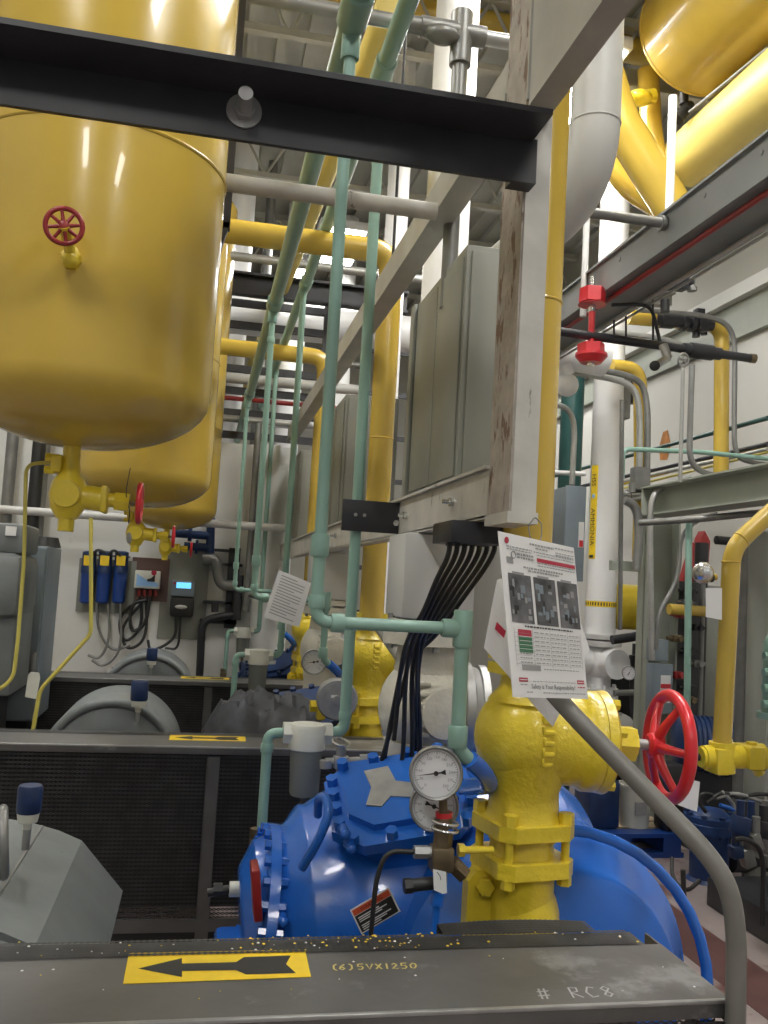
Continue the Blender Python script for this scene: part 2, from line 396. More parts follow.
# tag hanging on wire from the drain valve
a = PY(124, 512, 2.6)
mb = MB(); mb.tube([PY(128, 497, 2.6), PY(124, 512, 2.6), PY(129, 522, 2.6), PY(128, 530, 2.6)], .0015, .01, 6)
t = thing('hanging_tag', 'dark oval tag hanging on a wire from the nearest tank drain valve', 'tag', PY(128, 546, 2.6))
mb.build('wire', M['black'], t)
MB().lathe([(-.002, .001), (-.0015, .016), (.0015, .016), (.002, .001)], PY(129, 538, 2.6), (1, .5, .1), 14).build('disc', M['steel_dull'], t)
q = t.children[-1]
for v in q.data.vertices: v.co.z = (v.co.z - .02) * 1.7 + .02
# thin yellow tubing
Yh = 2.66
mb = MB(); mb.tube([PY(56, 462, Yh), PY(26, 464, Yh), PY(24, 560, Yh), PY(18, 640, Yh), PY(13, 680, Yh), PY(-20, 702, Yh), PY(-60, 900, Yh + .3)], .0055, .03, 8)
solo('yellow_tubing', mb, M['yellow_hose'], 'thin yellow tube from the nearest tank valve going down past the grey cabinets', 'tube')
mb = MB(); mb.tube([PY(91, 518, 4.3), PY(91, 634, 4.3), PY(40, 690, 4.3), PY(32, 735, 4.3), PY(28, 850, 4.3)], .009, .03, 8)
solo('yellow_tubing', mb, M['yellow_hose'], 'thin yellow tube hanging in front of the blue filter housings', 'tube')

# ------------------------------------------------------------------ yellow risers (one per unit)
def riser(label, dx, dy, zt):
    x, y = .775 + dx, 2.08 + dy
    t = thing('yellow_riser', label, 'pipe', (x, y, 1.44), 'yellow risers above the valves')
    MB().tube([(x, y, 1.44), (x, y, zt), (-.22, y, zt), (-.32, y + .19, zt)], .060, .12, 24, 9).build('pipe', M['yellow'], t)
    for z in (zt - .15, 2.32): MB().torus((x, y, z), (0, 0, 1), .058, .005, 24, 8).build('weld_seam', M['yellow'], t)
    return t
riser('thick yellow riser standing right behind the worn column', 0, 0, 4.3)
riser('yellow riser with elbow behind the middle of the channel frame', .055, U, 3.27)
riser('small yellow riser with elbow furthest back along the frame', .03, 2 * U, 3.27)
# ------------------------------------------------------------------ compressor units
OX = .80                                   # valve axis
def warning_label(par):
    # on the blue shell, tilted
    a, b_, c_ = PY(350, 910, 2.215), PY(389, 887, 2.215), PY(361.5, 934, 2.215)
    return a, b_, c_
def compressor(label):
    t = thing('compressor', label, 'compressor', (.65, 2.65, .30), 'blue compressors')
    zc = .70; yc = 2.68
    mb = MB()
    zb = .575
    prof = [(.155, .09), (.158, .17), (.166, .185), (.205, .245), (.228, .25), (.26, .262), (.30, .282), (.335, .325), (.345, .330), (.36, .328), (.46, .378),
            (.60, .388), (.95, .388), (1.08, .38), (1.17, .30), (1.2, .15)]
    mb.lathe(prof, (.03, yc, zb), (1, 0, .11), 56)
    mb.box((.62, yc, .40), (1.0, .45, .26), None, .02)
    mb.build('body', M['blue'], t)
    mb = MB()                                 # tilted flange ring of the bell with its bolts
    mb.lathe([(-.018, .25), (-.014, .298), (.014, .298), (.018, .25)], (.235, yc, zb + .015), (1, 0, -.10), 48)
    mb.build('flange', M['blue'], t)
    ax = V((1, 0, -.12)).normalized(); a = V((0, 1, 0)); b_ = ax.cross(a)
    for k in range(28):
        q = 2 * PI * k / 28 + .1
        p = V((.235, yc, zb + .015)) + (a * math.cos(q) + b_ * math.sin(q)) * .282
        MB().hexa(p - ax * .036, p + ax * .030, .0145).build('bolt', M['blue'], t)
    # side drum facing the aisle
    dx, dz = PY(553, 988, 2.2).x, PY(553, 988, 2.2).z
    mb = MB(); mb.lathe([(-.012, .06), (-.008, .296), (0, .306), (.012, .312), (.02, .318), (.10, .372), (.115, .385), (.62, .385), (.66, .36)], (dx, 2.13, dz), (0, 1, 0), 64)
    mb.build('side_drum', M['blue'], t)
    mb = MB(); mb.tube([(dx - .015 + .40 * math.sin(q), 2.16 - .03 * math.sin(q), dz + .40 * math.cos(q)) for q in [(.02 + .17 * k) for k in range(12)]], .0145, 0, 12)
    mb.build('curved_pipe', M['blue'], t)
    # bolted top cover
    R = Matrix.Rotation(math.radians(24), 3, 'X') @ Matrix.Rotation(math.radians(-12), 3, 'Y')
    c = V((.580, 2.46, 1.03))
    mb = MB(); oct_ = lambda sx, sy, z, k: [c + R @ V(p) for p in ((-sx + k, -sy, z), (sx - k, -sy, z), (sx, -sy + k, z), (sx, sy - k, z), (sx - k, sy, z), (-sx + k, sy, z), (-sx, sy - k, z), (-sx, -sy + k, z))]
    mb.prism(oct_(.178, .150, -.20, .10), R @ V((0, 0, .18)))
    mb.prism(oct_(.200, .178, -.028, .075), R @ V((0, 0, .03))); mb.prism(oct_(.150, .128, .0, .06), R @ V((0, 0, .022)))
    cv = mb.build('top_cover', M['blue'], t)
    sp = [(-.15, -.155), (-.05, -.16), (.05, -.16), (.15, -.155), (-.178, -.09), (-.18, -.03), (-.18, .03), (-.178, .09), (-.14, .157), (-.05, .16), (.05, .16), (.14, .157), (.18, -.08), (.18, 0), (.18, .08)]
    for (x, y) in sp: MB().hexa(c + R @ V((x, y, 0)), c + R @ V((x, y, .026)), .017).build('bolt', M['blue'], cv)
    mb = MB(); mb.prism([c + R @ V(p) for p in ((-.10, -.05, .022), (-.06, -.065, .022), (-.03, -.03, .022), (.03, -.05, .022), (.04, .01, .022), (-.005, .03, .022), (-.015, .10, .022), (-.085, .095, .022), (-.075, .02, .022))], R @ V((0, 0, .004)))
    mb.build('gasket_patch', M['steel_dull'], cv, ).location = (0, 0, 0)
    # ribs, lugs, fittings
    for (u, v, y) in ((344, 832, 2.34), (283, 919, 2.42), (350, 846, 2.33)):
        p = PY(u, v, y); MB().cyl(p + V((0, .06, 0)), p + V((0, -.022, 0)), .014, seg=14).ball(p + V((0, -.022, 0)), .013, 12).build('plug', M['blue'], t)
    mb = MB(); mb.tube([PY(302, 868, 2.36), PY(318, 842, 2.32), PY(330, 812, 2.32), PY(326, 797, 2.35), PY(318, 797, 2.38), PY(318, 815, 2.42)], .012, .04, 12)
    mb.build('equalizer_tube', M['blue'], t)
    mb = MB(); p = PY(240, 889, 2.66); mb.cyl(p + V((.03, 0, 0)), p - V((.03, 0, 0)), .021).build('white_nipple', M['plastic_white'], t)
    MB().cyl(p - V((.03, 0, 0)), p - V((.09, 0, .01)), .012).hexa(p - V((.05, 0, 0)), p - V((.075, 0, 0)), .018).build('cable_gland', M['black'], t)
    mb = MB(); p = PY(256, 890, 2.44); mb.box(p, (.022, .10, .13), Matrix.Rotation(-.12, 3, 'Y'), .004); mb.build('nameplate', M['red_dark'], t)
    # warning label stuck on the shell
    aL, bL, dL = PY(350, 910, 2.235), PY(389, 887, 2.205), PY(361.5, 934, 2.235)
    ex = (bL - aL); ey = (aL - dL); n_ = ex.cross(ey).normalized(); n_ = n_ if n_.y < 0 else -n_
    pt = lambda s_, t_, k=0: dL + ex * s_ + ey * t_ + n_ * (.0015 + .0006 * k)
    rc = lambda mb_, s0, t0, s1, t1, k: mb_.quad(pt(s0, t0, k), pt(s1, t0, k), pt(s1, t1, k), pt(s0, t1, k))
    mb = MB(); P4 = [pt(0, 0, -2), pt(1, 0, -2), pt(1, 1, -2), pt(0, 1, -2)]
    mb.mat(0).prism(P4, n_ * .0012)
    mb.mat(1); rc(mb, .035, .05, .965, .70, 1); mb.mat(2); rc(mb, .035, .72, .965, .95, 1)
    mb.mat(1).text('WARNING', pt(.5, .83, 2), ex.normalized(), ey.normalized(), ey.length * .2, 'CENTER')
    mb.mat(0)
    for k, (s1, th) in enumerate(((.62, .035), (.80, .03), (.66, .03), (.0, 0), (.84, .035), (.72, .03), (.55, .03))):
        if s1: rc(mb, .09, .60 - k * .078 - th, s1, .60 - k * .078 + .012, 2)
    mb.build('warning_label', [M['paper'], M['ink'], M['decal_orange']], t)
    return t
cp = compressor('bright blue compressor with a warning sticker behind the front guard')

def stop_valve(name, label, group, m, ox, oy, oz, sc, wheel=True, mirror=1):
    """angle stop valve: globe body, bonnet to the side, twin square flanges below, elbow foot"""
    o = V((ox, oy, oz)); k = sc; X = V((mirror, 0, 0))
    t = thing(name, label, 'valve', o - V((0, 0, .42 * k)), group)
    mb = MB()
    mb.ball(o, .150 * k, 32, (1, .92, .98))
    mb.lathe([(-.24 * k, .115 * k), (-.20 * k, .10 * k), (-.15 * k, .098 * k), (-.10 * k, .115 * k), (-.02 * k, .135 * k)], o, (0, 0, 1), 32)
    mb.lathe([(.10 * k, .115 * k), (.14 * k, .082 * k), (.19 * k, .075 * k)], o, (0, 0, 1), 28)
    axb = V((mirror * .99, -.09, -.03)).normalized()
    mb.lathe([(.05 * k, .13 * k), (.14 * k, .128 * k), (.15 * k, .135 * k), (.16 * k, .142 * k), (.195 * k, .142 * k)], o, axb, 36)
    body = mb.build('globe_body', m, t)
    mb = MB()                                 # cast letters
    ch = [(0, .055), (.0, .03), (0, .006), (0, -.018), (0, -.042)]
    for i, w_ in enumerate((.030, .036, .032, .036, .030)):
        z = .055 - i * .026; yy = -.150 * k * .92 * math.sqrt(max(0, 1 - (z / .15) ** 2))
        mb.box(o + V((.012, yy * .985, z * k * 1.1)), (w_ * k, .012, .013 * k), None, .003)
        mb.box(o + V((.012 - w_ * .4 * k, yy * .985, z * k * 1.1 + .006)), (.008 * k, .012, .02 * k), None, .002)
    mb.build('cast_lettering', m, body)
    MB().lathe([(.197 * k, .142 * k), (.222 * k, .146 * k), (.232 * k, .135 * k), (.24 * k, .09 * k), (.25 * k, .06 * k)], o, axb, 36).build('bonnet', m, t)
    for q in range(8):
        A = axb.orthogonal().normalized(); B = axb.cross(A); d = (A * math.cos(q * PI / 4 + .4) + B * math.sin(q * PI / 4 + .4)) * .122 * k
        MB().hexa(o + axb * .224 * k + d, o + axb * .25 * k + d, .016 * k).build('bonnet_bolt', m, t)
    mb = MB(); mb.hexa(o + axb * .245 * k, o + axb * .318 * k, .052 * k); mb.cyl(o + axb * .24 * k, o + axb * .322 * k, .04 * k); mb.build('packing_nut', m, t)
    if wheel:
        MB().cyl(o + axb * .31 * k, o + axb * .41 * k, .0155 * k, seg=14).build('stem', M['steel_dull'], t)
        handwheel(o + axb * .425 * k, axb, .126, .0155, 6, .030, .035).build('handwheel', M['red'], t)
    # flange pair
    def sq(z, h, half, kk):
        pl = [(-half + kk, -half), (half - kk, -half), (half, -half + kk), (half, half - kk), (half - kk, half), (-half + kk, half), (-half, half - kk), (-half, -half + kk)]
        R = Matrix.Rotation(.16, 3, 'Z'); return [o + R @ V((x, y, z)) for x, y in pl], V((0, 0, h))
    for nm, z, h in (('upper_flange', -.265 * k, .04 * k), ('lower_flange', -.365 * k, .042 * k)):
        p_, v_ = sq(z, h, .118 * k, .035 * k); mb = MB(); mb.prism(p_, v_)
        mb.lathe([(0, .095 * k), (.05 * k if nm == 'lower_flange' else .03 * k, .085 * k)], o + V((0, 0, z + (h if nm == 'lower_flange' else -.02 * k))), (0, 0, 1), 24)
        mb.build(nm, m, t, ang=25)
    R = Matrix.Rotation(.16, 3, 'Z')
    for sx in (-1, 1):
        for sy in (-1, 1):
            c = o + R @ V((sx * .088 * k, sy * .088 * k, 0))
            MB().hexa(c + V((0, 0, -.225 * k)), c + V((0, 0, -.195 * k)), .022 * k).cyl(c + V((0, 0, -.37 * k)), c + V((0, 0, -.225 * k)), .012 * k, seg=12).hexa(c + V((0, 0, -.39 * k)), c + V((0, 0, -.365 * k)), .02 * k).build('stud', m, t)
    # elbow foot turning into the compressor, with its bolt pad
    mb = MB()
    mb.tube([o + V((-.0, 0, -.35 * k)), o + V((0, 0, -.50 * k)), o + V((-.01, .06 * k, -.60 * k)), o + V((-.01, .20 * k, -.62 * k))], .095 * k, .12 * k, 28, 10)
    mb.ball(o + V((.01, .0, -.50 * k)), .103 * k, 28, (1, 1, 1.25))
    mb.build('elbow', m, t)
    mb = MB(); c = o + V((-.105 * k, -.02, -.505 * k))
    mb.prism([c + V((x * k, 0, z * k)) for x, z in ((-.055, -.11), (-.03, -.135), (.2, -.135), (.2, .0), (.05, .02), (.05, .12), (.02, .14), (-.03, .14), (-.055, .11))], V((0, .05 * k, 0)))
    pad = mb.build('bolt_pad', m, t)
    for (x, z) in ((-.015, -.095), (-.01, .10)): MB().hexa(c + V((x * k, 0, z * k)), c + V((x * k, -.022, z * k)), .024 * k).build('bolt', m, pad)
    # companion flange on top
    p_, v_ = sq(.175 * k, .03 * k, .098 * k, .03 * k); mb = MB(); mb.prism(p_, v_); p_, v_ = sq(.215 * k, .03 * k, .098 * k, .03 * k); mb.prism(p_, v_); mb.cyl(o + V((0, 0, .17 * k)), o + V((0, 0, .26 * k)), .068 * k); mb.build('top_flange', m, t, ang=25)
    return t
yv = stop_valve('yellow_valve', 'big yellow stop valve with the bright red handwheel beside the placard', 'yellow stop valves', M['yellow_cast'], .812, 2.13, 1.250, .86)

def cream_valve():
    t = thing('cream_valve', 'cream cast strainer body with white square box behind the seafoam crossbar', 'valve', (.70, 2.78, 1.0), 'cream suction valves')
    o = V((.715, 2.78, 1.225))
    mb = MB(); mb.ball(o, .145, 32, (.98, .95, 1.08)); mb.lathe([(.08, .12), (.13, .085), (.16, .08)], o, (0, 0, 1), 28)
    mb.lathe([(-.27, .13), (-.2, .11), (-.1, .12)], o, (0, 0, 1), 28)
    mb.build('globe_body', M['cream'], t)
    mb = MB()
    for i in range(6): mb.box(o + V((-.035, -.137 * math.sqrt(1 - ((.085 - i * .03) / .17) ** 2), .085 - i * .03)), (.05, .014, .014), None, .004)
    mb.build('cast_lettering', M['cream'], t)
    mb = MB(); mb.lathe([(.06, .12), (.11, .125), (.115, .145), (.14, .148), (.145, .135), (.165, .13), (.168, .14), (.19, .14), (.2, .06)], o, (1, -.1, 0), 36); mb.build('bonnet', M['steel_dull'], t)
    mb = MB(); mb.lathe([(.195, .11), (.198, .138), (.235, .138), (.237, .1), (.245, .1), (.248, .128), (.275, .128), (.277, .09)], o, (0, 0, 1), 32); mb.lathe([(.10, .10), (.25, .085)], o, (0, 0, 1), 24); mb.lathe([(-.142, .055), (-.139, .075), (-.10, .085)], o + V((.02, 0, 0)), (-.12, 1, 0), 32); mb.build('flange', M['cream'], t)
    for q in range(8):
        p = o + V((.118 * math.cos(q * .785), .118 * math.sin(q * .785), .18)); MB().hexa(p, p + V((0, 0, .11)), .011).build('bolt', M['steel_dull'], t)
    MB().bb((.715 - .115, 2.66, 1.503), (.715 + .115, 2.90, 1.765), .012).build('square_box', M['grey_pipe'], t)
    MB().bb((.48, 2.62, .90), (.95, 2.9, .955), .008).build('base_flange', M['cream'], t)
    return t
cv_ = cream_valve()
def gauge(label, c, ax, R, group, needle):
    c = V(c); ax = V(ax).normalized(); X = V((0, 0, 1)).cross(ax).normalized(); Z = ax.cross(X); X = -X if X.x < 0 else X
    t = thing('pressure_gauge', label, 'gauge', c - V((0, 0, R)), group)
    MB().lathe([(-.03, R * .8), (-.028, R * .93), (-.006, R * .93), (-.004, R), (.006, R * 1.0), (.010, R * .95), (.008, R * .88), (.003, R * .87)], c, ax, 44, False).lathe([(-.03, .001), (-.03, R * .8)], c, ax, 44, False).build('case', M['steel_dull'], t)
    MB().lathe([(.0012, R * .88), (.002, .0005)], c, ax, 44, False).build('dial', M['dial'], t)
    mb = MB(); n = c + ax * .0034
    P = lambda a, r: n + (X * math.cos(a) + Z * math.sin(a)) * r * R
    for k in range(41):
        a = math.radians(230 - k * 7); L = .12 if k % 4 == 0 else .06
        mb.stroke([P(a, .80), P(a, .80 - L)], R * (.028 if k % 4 == 0 else .014), -ax)
    for k in range(11):
        a = math.radians(230 - k * 28); p = P(a, .58)
        mb.text(str(k * 30), p - X * 0, X, Z, R * .15, 'CENTER')
    arc = [P(math.radians(230 - k * 7), .80) for k in range(41)]; mb.stroke(arc, R * .015, -ax)
    mb.build('scale', M['ink_grey'], t)
    mb = MB(); n2 = c + ax * .005; a = math.radians(needle); d = X * math.cos(a) + Z * math.sin(a); e = ax.cross(d)
    mb.add([n2 + d * R * .75, n2 - e * R * .03, n2 - d * R * .18 - e * R * .03, n2 - d * R * .36 - e * R * .10, n2 - d * R * .36 + e * R * .10, n2 - d * R * .18 + e * R * .03, n2 + e * R * .03], [[0, 1, 2, 3, 4, 5, 6]])
    mb.cyl(n2, n2 + ax * .002, R * .09, seg=14); mb.build('needle', M['ink'], t)
    return t
gax = V((-.22, -1, .0))
ga = gauge('upper steel pressure gauge with white dial in front of the blue compressor', PY(436, 773, 2.0), gax, .061, 'pressure gauges', 190)
gb = gauge('lower steel pressure gauge partly hidden under the front dial', PY(434, 806, 2.07), gax, .058, 'pressure gauges', -20)
def manifold(label):
    t = thing('gauge_manifold', label, 'valve manifold', PY(440, 900, 2.02), 'gauge manifolds')
    mb = MB(); P = lambda u, v, y=2.02: PY(u, v, y)
    mb.cyl(P(444, 832), P(443, 800), .010); mb.hexa(P(444, 828), P(444, 812), .019); mb.build('siphon_stem', M['brass'], t)
    MB().cyl(P(444, 817), P(444, 812), .0195, seg=16).build('red_band', M['red'], t)
    mb = MB()
    for dv in (822, 829): mb.torus(P(445, dv), (.1, 0, 1), .029, .0038, 28, 8)
    mb.build('coil', M['steel'], t)
    mb = MB(); mb.hexa(P(442, 848), P(444, 832), .022); mb.box(P(441, 858), (.05, .05, .055), None, .006); mb.cyl(P(452, 862), P(462, 873), .018); mb.hexa(P(455, 866), P(464, 875), .02); mb.cyl(P(441, 870), P(441, 884), .014)
    mb.build('valve_block', M['brass'], t)
    MB().hexa(P(428, 852), P(414, 852), .015).cyl(P(436, 852), P(427, 852), .013).build('side_fitting', M['steel_dull'], t)
    MB().tube([P(416, 852), P(386, 851), P(376, 880), P(370, 945), P(370, 990)], .0055, .03, 10).build('black_hose', M['black'], t)
    MB().cyl(P(405, 886), P(434, 883), .0145).hexa(P(404, 886), P(412, 885.5), .017).build('sensor', M['black'], t)
    MB().cyl(P(439, 892), P(437, 905), .0155).cyl(P(437, 905), P(434, 960), .0105).build('blue_nipple', M['blue'], t)
    mb = MB(); mb.prism([P(433, 869, 1.985), P(446, 872, 1.985), P(447, 893, 1.985), P(443, 894, 1.985), P(434, 890, 1.985)], V((0, .0012, 0))); g = mb.build('paper_tag', M['paper'], t)
    MB().stroke([P(437, 872, 1.984), P(440, 876, 1.984), P(441, 880, 1.984)], .0016, (0, -1, 0)).build('string', M['ink'], g)
    MB().cyl(P(462, 850), P(492, 850, 2.05), .0085).hexa(P(458, 850), P(464, 850), .015).build('yellow_tube', M['yellow_cast'], t)
    return t
mf = manifold('brass gauge manifold with white tag below the front dials')

# guard table over the belts
GX0, GX1 = -1.45, .950
def strokes_text(mb, s, o, ex, ey, h, w):
    G = {'(': [[(.5, 1.1), (.2, .8), (.2, .2), (.5, -.1)]], ')': [[(.1, 1.1), (.4, .8), (.4, .2), (.1, -.1)]], '6': [[(.6, 1), (.2, .6), (.1, .2), (.4, 0), (.6, .25), (.4, .5), (.15, .35)]],
         '5': [[(.1, 1.0), (.65, 1.02)], [(.1, 1), (.08, .55), (.45, .6), (.6, .3), (.4, 0), (.05, .05)]], 'V': [[(.0, 1), (.3, 0), (.65, 1)]], 'X': [[(0, 1), (.6, 0)], [(.6, 1), (0, 0)]], '1': [[(.2, 1), (.2, 0)]],
         '2': [[(.05, .8), (.35, 1), (.55, .7), (.05, 0), (.65, .02)]], '0': [[(.35, 1), (.05, .6), (.1, .1), (.4, 0), (.65, .4), (.6, .85), (.35, 1)]], '#': [[(.2, 1), (.1, 0)], [(.5, 1), (.4, 0)], [(0, .7), (.7, .75)], [(-.05, .3), (.65, .35)]],
         'R': [[(.05, 0), (.1, 1), (.55, .95), (.5, .6), (.1, .5), (.65, .0)]], 'C': [[(.65, .9), (.3, 1), (.05, .5), (.25, 0), (.65, .1)]], '8': [[(.35, .5), (.1, .8), (.35, 1), (.6, .8), (.1, .2), (.35, 0), (.6, .25), (.35, .5)]], ' ': [], '.': [[(.3, .5), (.45, .52)]]}
    x = 0
    for c in s:
        for pl in G[c]: mb.stroke([V(o) + V(ex) * ((x + p[0]) * h * .8) + V(ey) * (p[1] * h) for p in pl], w, (0, 0, 1))
        x += .95 if c not in '1(' else .7
def guard_table(label):
    t = thing('belt_guard', label, 'machine guard', (0, 1.6, 0), 'dark belt guards')
    y0, y1, z = 1.462, 1.70, .92
    mb = MB(); mb.bb((GX0, y0, z - .004), (GX1, y1, z)); mb.bb((GX0, y0 - .003, z - .030), (GX1, y0 + .002, z - .001), .001); mb.bb((GX1 - .004, y0, z - .04), (GX1, y1 + .06, z - .001))
    mb.build('top_plate', M['guard'], t)
    mb = MB(); mb.bb((GX0, y0 - .0055, z - .006), (GX1, y0 + .004, z + .0012), .002); mb.build('worn_edge', M['steel_dull'], t)
    # expanded metal: back strip of the top and the front face
    def lattice(mb, o, ex, ey, W, H, px, py, st, nrm):
        nx, ny = int(W / px), int(H / py)
        for j in range(ny + 1):
            for s_ in (0, 1):
                P = [V(o) + V(ex) * (i * px * .5) + V(ey) * ((j + (.5 if (i + s_) % 2 else 0)) * py) for i in range(2 * nx + 1)]
                P = [p for p in P if (p - V(o)).dot(V(ey)) <= H + 1e-6]
                if len(P) > 1: mb.stroke(P, st, nrm)
        return mb
    mb = MB(); lattice(mb, (GX0, y1, z + .003), (1, 0, 0), (0, 1, 0), GX1 - GX0 - .03, .072, .022, .012, .005, (0, 0, 1)); mb.bb((GX0, y1, z - .012), (GX1 - .03, y1 + .075, z - .004)); mb.build('top_mesh', M['guard_mesh'], t)
    mb = MB(); lattice(mb, (GX0, y0 + .012, .25), (1, 0, 0), (0, 0, 1), GX1 - GX0, z - .03 - .25, .034, .016, .0042, (0, -1, 0)); mb.build('front_mesh', M['guard_mesh'], t)
    for x in (GX0 + .02, .105, GX1 - .03):
        MB().bb((x - .025, y0 - .0, 0.0), (x + .025, y0 + .008, z - .04)).bb((x - .025, y0, 0), (x - .019, y0 + .05, z - .04)).build('post', M['guard'], t)
    MB().bb((GX0, y0 - .001, .205), (GX1, y0 + .009, .255)).build('bottom_rail', M['guard'], t)
    MB().bb((GX0, y1 + .05, .20), (GX1 - .02, y1 + .06, z - .012)).build('back_panel', M['black'], t)  # black stands in for the shade inside, behind the front mesh
    MB().bb((GX0, y0 + .03, 0), (GX1 - .03, y0 + .04, .21)).build('gap_shade_panel', M['black'], t)  # added black sheet, painted shade for the gap under the guard
    # arrow sticker
    zz = z + .0008; mb = MB(); Q = lambda u, v: PZ(u, v, zz)
    e0 = [Q(129, 953), Q(305, 950), Q(311, 977), Q(123, 984)]
    mb.mat(0).prism(e0, V((0, 0, .0006)))
    q = lambda u, v: PZ(u, v, zz + .0012)
    mb.mat(1)
    mb.add([q(138, 968.5), q(182, 958), q(182, 963.5), q(182, 971), q(182, 977)], [[0, 4, 3, 2, 1]])
    mb.add([q(182, 963.5), q(182, 971), q(236, 970), q(236, 962)], [[0, 1, 2, 3]])
    mb.add([q(236, 962), q(236, 970), q(246, 974.5), q(296, 973), q(286, 964), q(291, 955.5), q(244, 957)], [[0, 1, 2, 3, 4, 5, 6]])
    mb.build('arrow_sticker', [M['decal_yellow'], M['ink']], t)
    return t
gt = guard_table('near dark steel belt guard across the bottom with a yellow arrow')
for o_ in (dup(gt, (0, U, 0), 'second dark belt guard with a mesh front behind the blue compressor'), dup(gt, (0, 2 * U, 0), 'third dark belt guard below the wall controllers')): pass
zz = .9215; mb = MB()
a = PZ(332, 970, zz); e = PZ(422, 968, zz) - a; strokes_text(mb, '(6)5VX1250', a, e.normalized(), (0.1, 1, 0), .022, .0032)
mb.build('marker_writing', M['paint_pen'], gt)
mb = MB(); a = PZ(541, 999, zz); e = PZ(622, 996, zz) - a; strokes_text(mb, '# RC8.', a, e.normalized(), (0.1, 1, 0), .038, .0035)
mb.build('chalk_writing', M['chalk'], gt)
mb = MB()
for k in range(95):
    p = V((random.uniform(-.3, .93) if k < 45 else random.gauss(.34, .10), random.uniform(1.70, 1.77), .9245)); r = random.uniform(.0010, .0032); m_ = 0 if random.random() < (.5 if k < 45 else .9) else 1
    mb.mat(m_).lathe([(0, r), (.001, r * .6)], p, (0, 0, 1), 7)
for k in range(18):
    p = V((random.uniform(-.3, .93), random.uniform(1.48, 1.69), .9205)); r = random.uniform(.001, .003); mb.mat(0 if random.random() < .5 else 1).lathe([(0, r), (.0008, r * .6)], p, (0, 0, 1), 7)
mb.build('paint_flecks', [M['decal_yellow'], M['paper']], gt)['kind'] = 'stuff'
# mesh rise at the valve foot
mb = MB()
for j in range(6):
    for s_ in (0, 1):
        pts = []
        for i in range(30):
            x = .52 + i * .011; yy = 1.765 + (j + (.5 if (i + s_) % 2 else 0)) * .009
            pts.append((x, yy, .923 + .018 * math.sin(PI * min(1, max(0, (x - .50) / .36))) * (yy - 1.75) * 6))
        mb.stroke(pts, .0045, (0, 0, 1))
xs = [.52 + i * .0055 for i in range(58)]
zf = lambda x, yy: .9205 + .018 * math.sin(PI * min(1, max(0, (x - .50) / .36))) * (yy - 1.75) * 6
mb.add([(x, yy, zf(x, yy)) for yy in (1.765, 1.82) for x in xs] + [(x, yy, .90) for yy in (1.765, 1.82) for x in xs],
       [[i, i + 1, 59 + i, 58 + i] for i in range(57)] + [[58 + i, 59 + i, 175 + i, 174 + i] for i in range(57)])
mb.build('mesh_rise', M['guard_mesh'], gt)

# cream valves, yellow valves etc. of the units further back
def recolour(o, old, new):
    if o.type == 'MESH':
        for i, s_ in enumerate(o.material_slots):
            if s_.material == old: s_.link = 'OBJECT'; s_.material = new
    for ch in o.children: recolour(ch, old, new)
for k_, lb in ((1, 'second compressor, blue darkened for shade, behind the middle belt guard'), (2, 'third compressor, blue darkened for shade, at the back by the white wall')):
    c_ = dup(cp, (0, k_ * U, -.08), lb); recolour(c_, M['blue'], M['blue_dark'])  # rear units get a darker blue copy that paints in their shade
dup(yv, (.03, U, 0), 'second yellow stop valve behind the seafoam drops')
dup(yv, (.0, 2 * U, 0), 'small yellow stop valve behind the farther dial')
dup(cv_, (0, U, 0), 'cream valve further back behind the second yellow valve')
g2 = dup(ga, (0, 0, 0), 'white faced pressure gauge on the second compressor unit'); g2.location = PY(314, 662, 4.3) - V((0, 0, .061))
g3 = thing('pressure_gauge', 'grey gauge seen from its plain back beside the second yellow valve', 'gauge', PY(337, 699, 4.0) - V((0, 0, .09)), 'pressure gauges')
p = PY(337, 699, 4.0); MB().lathe([(-.03, .08), (-.028, .092), (.02, .092), (.03, .085), (.032, .02), (.045, .018), (.046, .001)], p, (-.1, -1, 0), 36).build('case', M['steel_dull'], g3)
MB().box(p + V((-.02, -.034, .015)), (.025, .002, .012)).build('label', M['paper'], g3)
mb = MB(); mb.cyl(PY(316, 707, 4.1), PY(330, 707, 4.1), .018); mb.hexa(PY(310, 706, 4.1), PY(318, 706, 4.1), .028); mb.box(PY(321, 706, 4.1), (.04, .06, .12), None, .008); 
solo('small_valve', mb, M['yellow_cast'], 'little yellow valve left of the grey gauge back', 'valve')
# ------------------------------------------------------------------ seafoam plastic piping
rG = .0165
def sleeve(mb, p, d, L=.05, r=.0225):
    p, d = V(p), V(d).normalized(); mb.lathe([(-L / 2, r * .9), (-L / 2 + .004, r), (L / 2 - .004, r), (L / 2, r * .9)], p, d, 18)
X1, Y1, Z1 = PY(351, 25, 2.0).x, 2.0, PY(351, 25, 2.0).z
XD, rA, rF = PY(332, 350, 2.0).x, .0142, .0190
X2, Y2, Z2 = PY(378, 85, 3.0).x, 3.0, PY(378, 85, 3.0).z
XF = PY(360, 460, 3.0).x
for X, Z, ya, lb in ((X1, Z1, 1.0, 'lower seafoam header pipe running back overhead'), (X2, Z2, 1.0, 'upper seafoam header pipe with a collar above the black beam')):
    t = thing('header_pipe', lb, 'pipe', (X, ya, Z), 'seafoam overhead headers')
    MB().cyl((X, ya, Z), (X, 9.5, Z), .030, seg=24).build('pipe', M['green'], t)
    for y in ((1.93, 4.2, 6.4) if X == X1 else (2.35, 2.9, 5.2)):
        mb = MB(); sleeve(mb, (X, y, Z), (0, 1, 0), .12, .037); mb.build('coupling', M['green'], t)
zE = PY(320, 622, Y1).z; xT = PY(463, 627, Y1).x; zB = PY(460, 750, Y1).z
t = thing('drop_pipe', 'seafoam drop pipe turning across to a tee beside the placard', 'pipe', (XD, Y1, zE), 'seafoam drop pipes')
